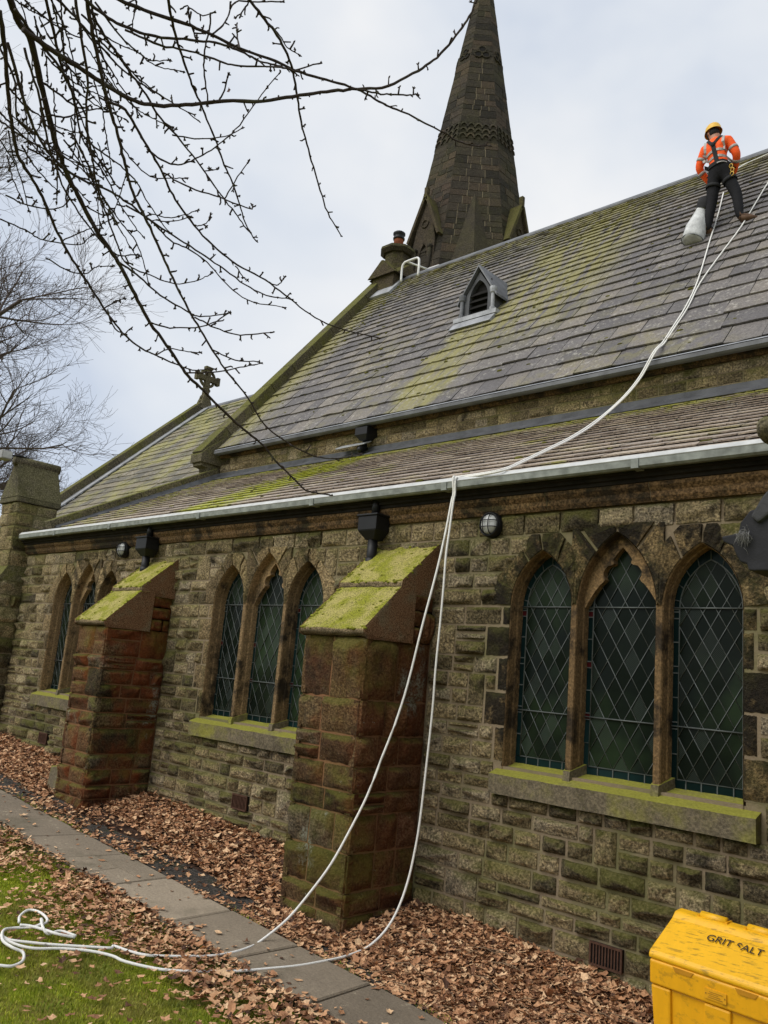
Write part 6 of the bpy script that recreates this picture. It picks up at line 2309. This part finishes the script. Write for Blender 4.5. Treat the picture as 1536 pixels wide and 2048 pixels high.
for bi, (pts, w0, w1) in enumerate(BR):
    rr0 = random.Random(bi)
    if w0 >= 10:
        d0 = 3.4 + 0.25 * rr0.random()
        d1 = d0 + rr0.uniform(0.3, 1.1)
    else:
        d0 = 3.6 + 0.5 * rr0.random()
        d1 = d0 + rr0.uniform(-0.1, 0.4)
    L = len(pts)
    P3 = [at_dist(x / 2, y / 2, d0 + (d1 - d0) * i / max(1, L - 1)) for i, (x, y) in enumerate(pts)]
    C3 = catmull(P3, 5) if L > 2 else [P3[0] * (1 - t) + P3[1] * t for t in (0, 0.33, 0.66, 1)]
    N = len(C3)
    rad = []
    for i in range(N):
        wpx = (w0 + (w1 - w0) * (i / (N - 1)) ** 0.8) / 2 * 0.92
        dd = d0 + (d1 - d0) * i / (N - 1)
        rad.append(wpx / FPX * dd / 2 * (1 + 0.10 * rr0.uniform(-1, 1)))
    m = MB()
    C3 = [c + np.array([rr0.gauss(0, 0.0012), rr0.gauss(0, 0.0012), rr0.gauss(0, 0.0012)]) for c in C3]
    m.tube(C3, rad, 7)
    # short spurs with bud clusters along it
    tot = sum(np.linalg.norm(C3[i + 1] - C3[i]) for i in range(N - 1))
    dist_, nxt = 0.0, rr0.uniform(0.03, 0.09)
    for i in range(1, N):
        dist_ += np.linalg.norm(C3[i] - C3[i - 1])
        last = i == N - 1
        if (dist_ > nxt and rad[i] < 0.010) or last:
            nxt = dist_ + rr0.uniform(0.025, 0.075)
            d = C3[i] - C3[i - 1]
            d /= np.linalg.norm(d)
            side = np.cross(d, (rr0.gauss(0, 1), rr0.gauss(0, 1), rr0.gauss(0, 1)))
            side /= np.linalg.norm(side)
            s = d * rr0.uniform(0.2, 0.7) + side
            if last:
                s = d
            s /= np.linalg.norm(s)
            ln = rr0.choice((0.007, 0.009, 0.012, 0.02, 0.028)) if not last else 0.010
            tip = C3[i] + s * (ln + rad[i])
            m.tube([C3[i], tip], [0.0042, 0.0034], 4)
            nbud = rr0.choice((0, 1, 2, 3, 4)) if not last else 4
            for _ in range(nbud):
                v = s + np.array([rr0.gauss(0, 0.75), rr0.gauss(0, 0.75), rr0.gauss(0, 0.75)])
                v /= np.linalg.norm(v)
                m.tube([tip - s * 0.002, tip + v * 0.006, tip + v * 0.012], [0.0026, 0.0036, 0.0004], 4)
    m.build('branch', M_bark, tree, inv=TI)
m = MB()
st = at_dist(20, -30, 3.45)
m.tube(catmull([(-5.6, -5.4, GF(-5.6) - 0.2), (-5.58, -5.38, 1.2), (-5.45, -5.35, 2.4), (-5.1, -5.35, 3.4), (-4.6, -5.4, 4.3)], 6), [0.26 - 0.006 * i for i in range(25)], 14)
m.build('trunk', M_bark, tree, inv=TI)
for e in ((40, -60), (330, -40), (-20, 60), (460, -50), (660, -60), (985, -40)):
    p = at_dist(e[0] / 2, e[1] / 2, 3.5)
    a = np.array([-4.6, -5.4, 4.3])
    m = MB()
    m.tube(catmull([a, a * 0.5 + p * 0.5 + np.array([0, 0, 0.55]), p], 6), [0.07 - 0.0045 * i for i in range(13)], 8)
    m.build('limb', M_bark, tree, inv=TI)
lf = MB()
q = at_dist(457, 180, 3.8)
lf.add([q + np.array(v) * 0.016 for v in ((0, 0, 0.6), (0.5, 0.3, 0.1), (0.3, 0.1, -0.7), (-0.4, -0.2, -0.5), (-0.5, 0.1, 0.2))], [(0, 1, 2), (0, 2, 3), (0, 3, 4)])
lf.tube([q, q + np.array([0, 0, 0.012])], 0.001, 4)
lf.build('withered_leaf', plain('withered_leaf_brown', (0.10, 0.03, 0.02)), tree, inv=TI)

# ------------------------------------------------------------------ distant bare trees
def bare_tree(base, height, spread, seed, label, lean=(0, 0)):
    R = random.Random(seed)
    t = thing('bare_tree', label, 'tree', tuple(base), 'bare trees behind the church')
    base = np.array(base, float)
    trunk, twigs = MB(), MB()
    limbs = []
    H = height

    def grow(p, d, L, r, lev, mb):
        n = 4 if lev < 4 else 3
        pts, rad = [p], [r]
        step = L / n
        for i in range(n):
            d = d + np.array([R.gauss(0, 0.13), R.gauss(0, 0.13), R.gauss(0.03, 0.10)])
            if lev >= 3:
                d = d + np.array([0, 0, 0.07])
            d = d / np.linalg.norm(d)
            p = p + d * step
            pts.append(p)
            rad.append(r * (1 - 0.45 * (i + 1) / n))
            if lev < 5:
                k = 2 if (lev < 2 or R.random() < 0.4) else 1
                for _ in range(k):
                    if lev == 0 and i < 1:
                        continue
                    a = np.cross(d, (R.gauss(0, 1), R.gauss(0, 1), R.gauss(0, 1)))
                    a /= np.linalg.norm(a)
                    ang = R.uniform(0.45, 0.95)
                    nd = d * math.cos(ang) + a * math.sin(ang)
                    ch = MB() if lev == 0 else mb
                    if lev == 0:
                        limbs.append(ch)
                    tgt = twigs if lev >= 2 else ch
                    grow(p, nd, L * R.uniform(0.50, 0.72) * (spread if lev == 0 else 1), rad[-1] * R.uniform(0.5, 0.7), lev + 1, tgt)
        mb.tube(pts, [max(q, 0.0055) for q in rad], 6 if lev < 2 else (4 if lev < 4 else 3), cap=False, smooth=lev < 3)
    grow(np.zeros(3), np.array([lean[0], lean[1], 1.0]), H * 0.62, H * 0.018, 0, trunk)
    trunk.build('trunk', M_twig, t)
    for l in limbs:
        l.build('limb', M_twig, t)
    o = twigs.build('twigs', M_twig, t)
    o['kind'] = 'stuff'


TREES = True
if TREES:
    for (px, dist, h, spd, seed, lab) in ((-320, 31, 15.5, 0.68, 3, 'tall bare tree at the left edge, rising behind the gabled corner pier'),
                                     (-225, 40, 11.5, 0.62, 8, 'lower rounded bare tree between the corner pier and the chancel gable'),
                                     (-170, 38, 25, 0.62, 15, 'tallest bare tree, mostly beyond the left edge, behind the hanging branches')):
        q = at_dist(px, 1000, dist)
        bare_tree((q[0], q[1], GF(q[0]) - 0.1), h, spd, seed, lab)

# ------------------------------------------------------------------ fallen leaves and grass
def leaf_mat():
    t = NT('dead_leaf')
    tn = t.tint()
    c = t.ramp(tn, [(0.0, (0.070, 0.034, 0.020)), (0.25, (0.22, 0.104, 0.052)), (0.5, (0.42, 0.212, 0.106)), (0.75, (0.56, 0.320, 0.170)), (1.0, (0.66, 0.44, 0.255))])
    c = t.mix(1.0, c, t.ramp(t.noise(60, 4), [(0.3, (0.75, 0.75, 0.75)), (0.7, (1.2, 1.2, 1.2))]), 'MULTIPLY')
    return t.done(c, 0.75, 0.25)


M_leaf = leaf_mat()


def heap(x, y):
    """height of the leaf layer above the ground"""
    h = 0.0
    y_ = -y
    nz = 0.5 + 0.9 * noise.noise(Vector((x * 1.3, y * 1.6, 3.1)))
    if x < -10.1:
        a = 0.06 * max(0, 1 - y_ / 1.0)
    elif x < -5.8:
        a = 0.085 * max(0, min(1, (1.0 - y_) / 0.85)) * min(1, max(0, (x + 10.1) / 0.9))
    else:
        a = 0.085 * max(0, min(1, (1.15 - y_) / 1.0))
    return a * (0.55 + 0.6 * max(0, nz))


def in_butt(x, y):
    return (-5.85 < x < -4.95 or -10.17 < x < -9.35) and y > -0.94


hs = sheet('leaf_bank', [-14 + 0.12 * i for i in range(113)], [-1.37 + 0.08 * i for i in range(18)], lambda x, y: GF(x, y) - 0.004 + heap(x, y) * 0.92, plain('leaf_mould', (0.045, 0.026, 0.018), 0.9, 0.1, 0, 0.5, 25, 0.8))
hs['kind'] = 'structure'


def scatter():
    pts = []
    R = random.Random(5)

    def dens(x, y):
        y_ = -y
        n1 = noise.noise(Vector((x * 0.9, y * 1.2, 7)))
        if y > -0.02 or in_butt(x, y):
            return 0
        if y_ < 1.345:
            if x < -10.1:
                return 1.0 if y_ < 1.0 + 0.3 * n1 else 0.12
            if x < -5.85:
                lim = 0.92 + 0.22 * n1 - 0.35 * max(0, (-8.3 - x)) + 0.12 * max(0, x + 7)
                return 1.0 if y_ < lim else (0.34 if n1 > -0.1 else 0.10)
            lim = 1.22 + 0.2 * n1
            return 1.0 if y_ < lim else 0.35
        if y_ < 1.965:
            if x > -3.3:
                return 0.10
            edge = 0.6 * max(0, 1 - (1.965 - y_) / 0.12) + 0.25 * max(0, 1 - (y_ - 1.345) / 0.08)
            return 0.022 + edge * (0.7 if n1 > -0.2 else 0.15)
        if y_ < 3.0:
            wid = 0.58 + 0.25 * n1
            f = (y_ - 1.965) / wid
            return (0.9 if f < 0.6 else max(0.07, 0.9 - (f - 0.6) * 1.1)) * (0.85 if n1 > -0.3 else 0.4)
        return 0.05 if n1 > 0 else 0.03
    for (x0, x1, y0, y1, n) in ((-13.9, -5.0, -1.36, -0.02, 26000), (-5.6, -1.9, -1.36, -0.02, 21000), (-12, -2.2, -1.98, -1.34, 5600), (-12, -3.0, -3.4, -1.95, 27000), (-9.5, -3.4, -4.1, -2.9, 5200)):
        for _ in range(n):
            x, y = R.uniform(x0, x1), R.uniform(y0, y1)
            if R.random() < dens(x, y):
                pts.append((x, y))
    return pts


LP = scatter()
NL = len(LP)
out = []
for k in range(9):
    a = 2 * math.pi * k / 9
    out.append((a, 1.0 if k % 2 == 0 else 0.64))
tv = rng.random(NL)
V = np.zeros((NL, 10, 3))
ang = rng.uniform(0, 2 * math.pi, NL)
size = np.clip(rng.lognormal(math.log(0.0235), 0.36, NL), 0.010, 0.050)
curl = rng.uniform(-0.2, 0.9, NL)
tilt = rng.normal(0, 0.30, (NL, 2))
for i, (x, y) in enumerate(LP):
    V[i, :, 0], V[i, :, 1] = x, y
base = np.array([GF(x, y) + (heap(x, y) if y > -1.34 else (0.026 if y > -1.95 else 0.012)) for x, y in LP])
lift = rng.exponential(0.008, NL) + 0.003
dn = np.array([1.0 if (y > -1.2 or -2.5 < y < -1.97) else 0.4 for x, y in LP])
for k in range(10):
    if k == 0:
        lx = ly = np.zeros(NL)
        lz = np.zeros(NL)
    else:
        a, r_ = out[k - 1]
        asp = 0.72
        rj = r_ * rng.uniform(0.75, 1.2, NL)
        lx, ly = rj * math.cos(a), rj * math.sin(a) * asp
        lz = curl * (ly ** 2) * 1.0 + rng.normal(0, 0.10, NL) + curl * 0.3 * lx ** 2
    X = (lx * np.cos(ang) - ly * np.sin(ang)) * size
    Y = (lx * np.sin(ang) + ly * np.cos(ang)) * size
    V[:, k, 0] += X
    V[:, k, 1] += Y
    V[:, k, 2] = base + lift * dn + lz * size + (X * tilt[:, 0] + Y * tilt[:, 1]) * dn
V[:, :, 2] = np.maximum(V[:, :, 2], base[:, None] + 0.001)
F = []
for i in range(NL):
    b = i * 10
    F += [(b, b + 1 + k, b + 1 + (k + 1) % 9) for k in range(9)]
o = obj('leaf_litter', mesh_from('leaf_litter', V.reshape(-1, 3), F, M_leaf, tint=np.repeat(np.clip(tv * 0.95 + rng.normal(0.05, 0.16, NL), 0, 1), 10)))
o['kind'] = 'stuff'

# grass blades on the visible lawn, a few weeds along the path edge
def grass_mat():
    t = NT('grass_blade')
    tn = t.tint()
    c = t.ramp(tn, [(0.0, (0.13, 0.18, 0.008)), (0.45, (0.28, 0.35, 0.012)), (0.8, (0.43, 0.46, 0.018)), (1.0, (0.47, 0.41, 0.09))])
    big = t.noise(1.6, 5)
    c = t.mix(t.rng(big, 0.46, 0.64, 0, 0.7), c, (0.20, 0.165, 0.045))
    c = t.mix(t.rng(t.noise(3.5, 4), 0.5, 0.66, 0, 0.5), c, (0.075, 0.13, 0.012))
    return t.done(c, 0.6, 0.25)


M_grass = grass_mat()
NG = 110000
gx = rng.uniform(-9.6, -3.3, NG)
gy = -1.96 - np.abs(rng.beta(1.0, 1.25, NG)) * 2.1
wx = rng.uniform(-11, -3.5, 3500)
wy = np.where(rng.random(3500) < 0.6, -1.955 - np.abs(rng.normal(0, 0.03, 3500)), -1.35 + np.abs(rng.normal(0, 0.05, 3500)))
cl = np.array([noise.noise(Vector((a * 1.7, b * 3, 4.4))) for a, b in zip(wx, wy)])
keep = cl > 0.05
gx, gy = np.r_[gx, wx[keep]], np.r_[gy, wy[keep]]
NG = len(gx)
gz = np.array([GF(a) for a in gx]) - 0.029
gz = np.where(gy > -1.9, gz + 0.03, gz)
gh = rng.uniform(0.012, 0.030, NG)
ga = rng.uniform(0, 2 * math.pi, NG)
gl = rng.uniform(0.1, 0.95, NG)
gw_ = rng.uniform(0.0013, 0.0028, NG)
V = np.zeros((NG, 5, 3))
ca, sa = np.cos(ga), np.sin(ga)
for k, (hf, wf, lf_) in enumerate(((0, 1, 0), (0, -1, 0), (0.6, 0.8, 0.35), (0.6, -0.8, 0.35), (1.0, 0, 1.0))):
    V[:, k, 0] = gx - sa * gw_ * wf + ca * gl * gh * lf_
    V[:, k, 1] = gy + ca * gw_ * wf + sa * gl * gh * lf_
    V[:, k, 2] = gz + gh * hf * (1.1 - 0.4 * gl)
F = []
for i in range(NG):
    b = i * 5
    F += [(b, b + 1, b + 3, b + 2), (b + 2, b + 3, b + 4)]
o = obj('grass', mesh_from('grass', V.reshape(-1, 3), F, M_grass, tint=np.repeat(rng.random(NG), 5)))
o['kind'] = 'stuff'
# dry stalks lying among the leaves by the wall
m = MB()
for i in range(46):
    x, y = random.uniform(-4.6, -2.4), random.uniform(-1.2, -0.08)
    if in_butt(x, y):
        continue
    a, L = random.uniform(0, math.pi), random.uniform(0.12, 0.4)
    z = GF(x, y) + heap(x, y) + 0.02
    m.tube([(x, y, z), (x + L / 2 * math.cos(a), y - abs(L / 2 * math.sin(a)) * 0.5, z + random.uniform(0.01, 0.06)), (x + L * math.cos(a), y - abs(L * math.sin(a)) * 0.5, z + 0.02)], [0.0035, 0.003, 0.0015], 4)
o = m.build('dry_stalks', plain('straw_stalk', (0.22, 0.15, 0.09)))
o['kind'] = 'stuff'
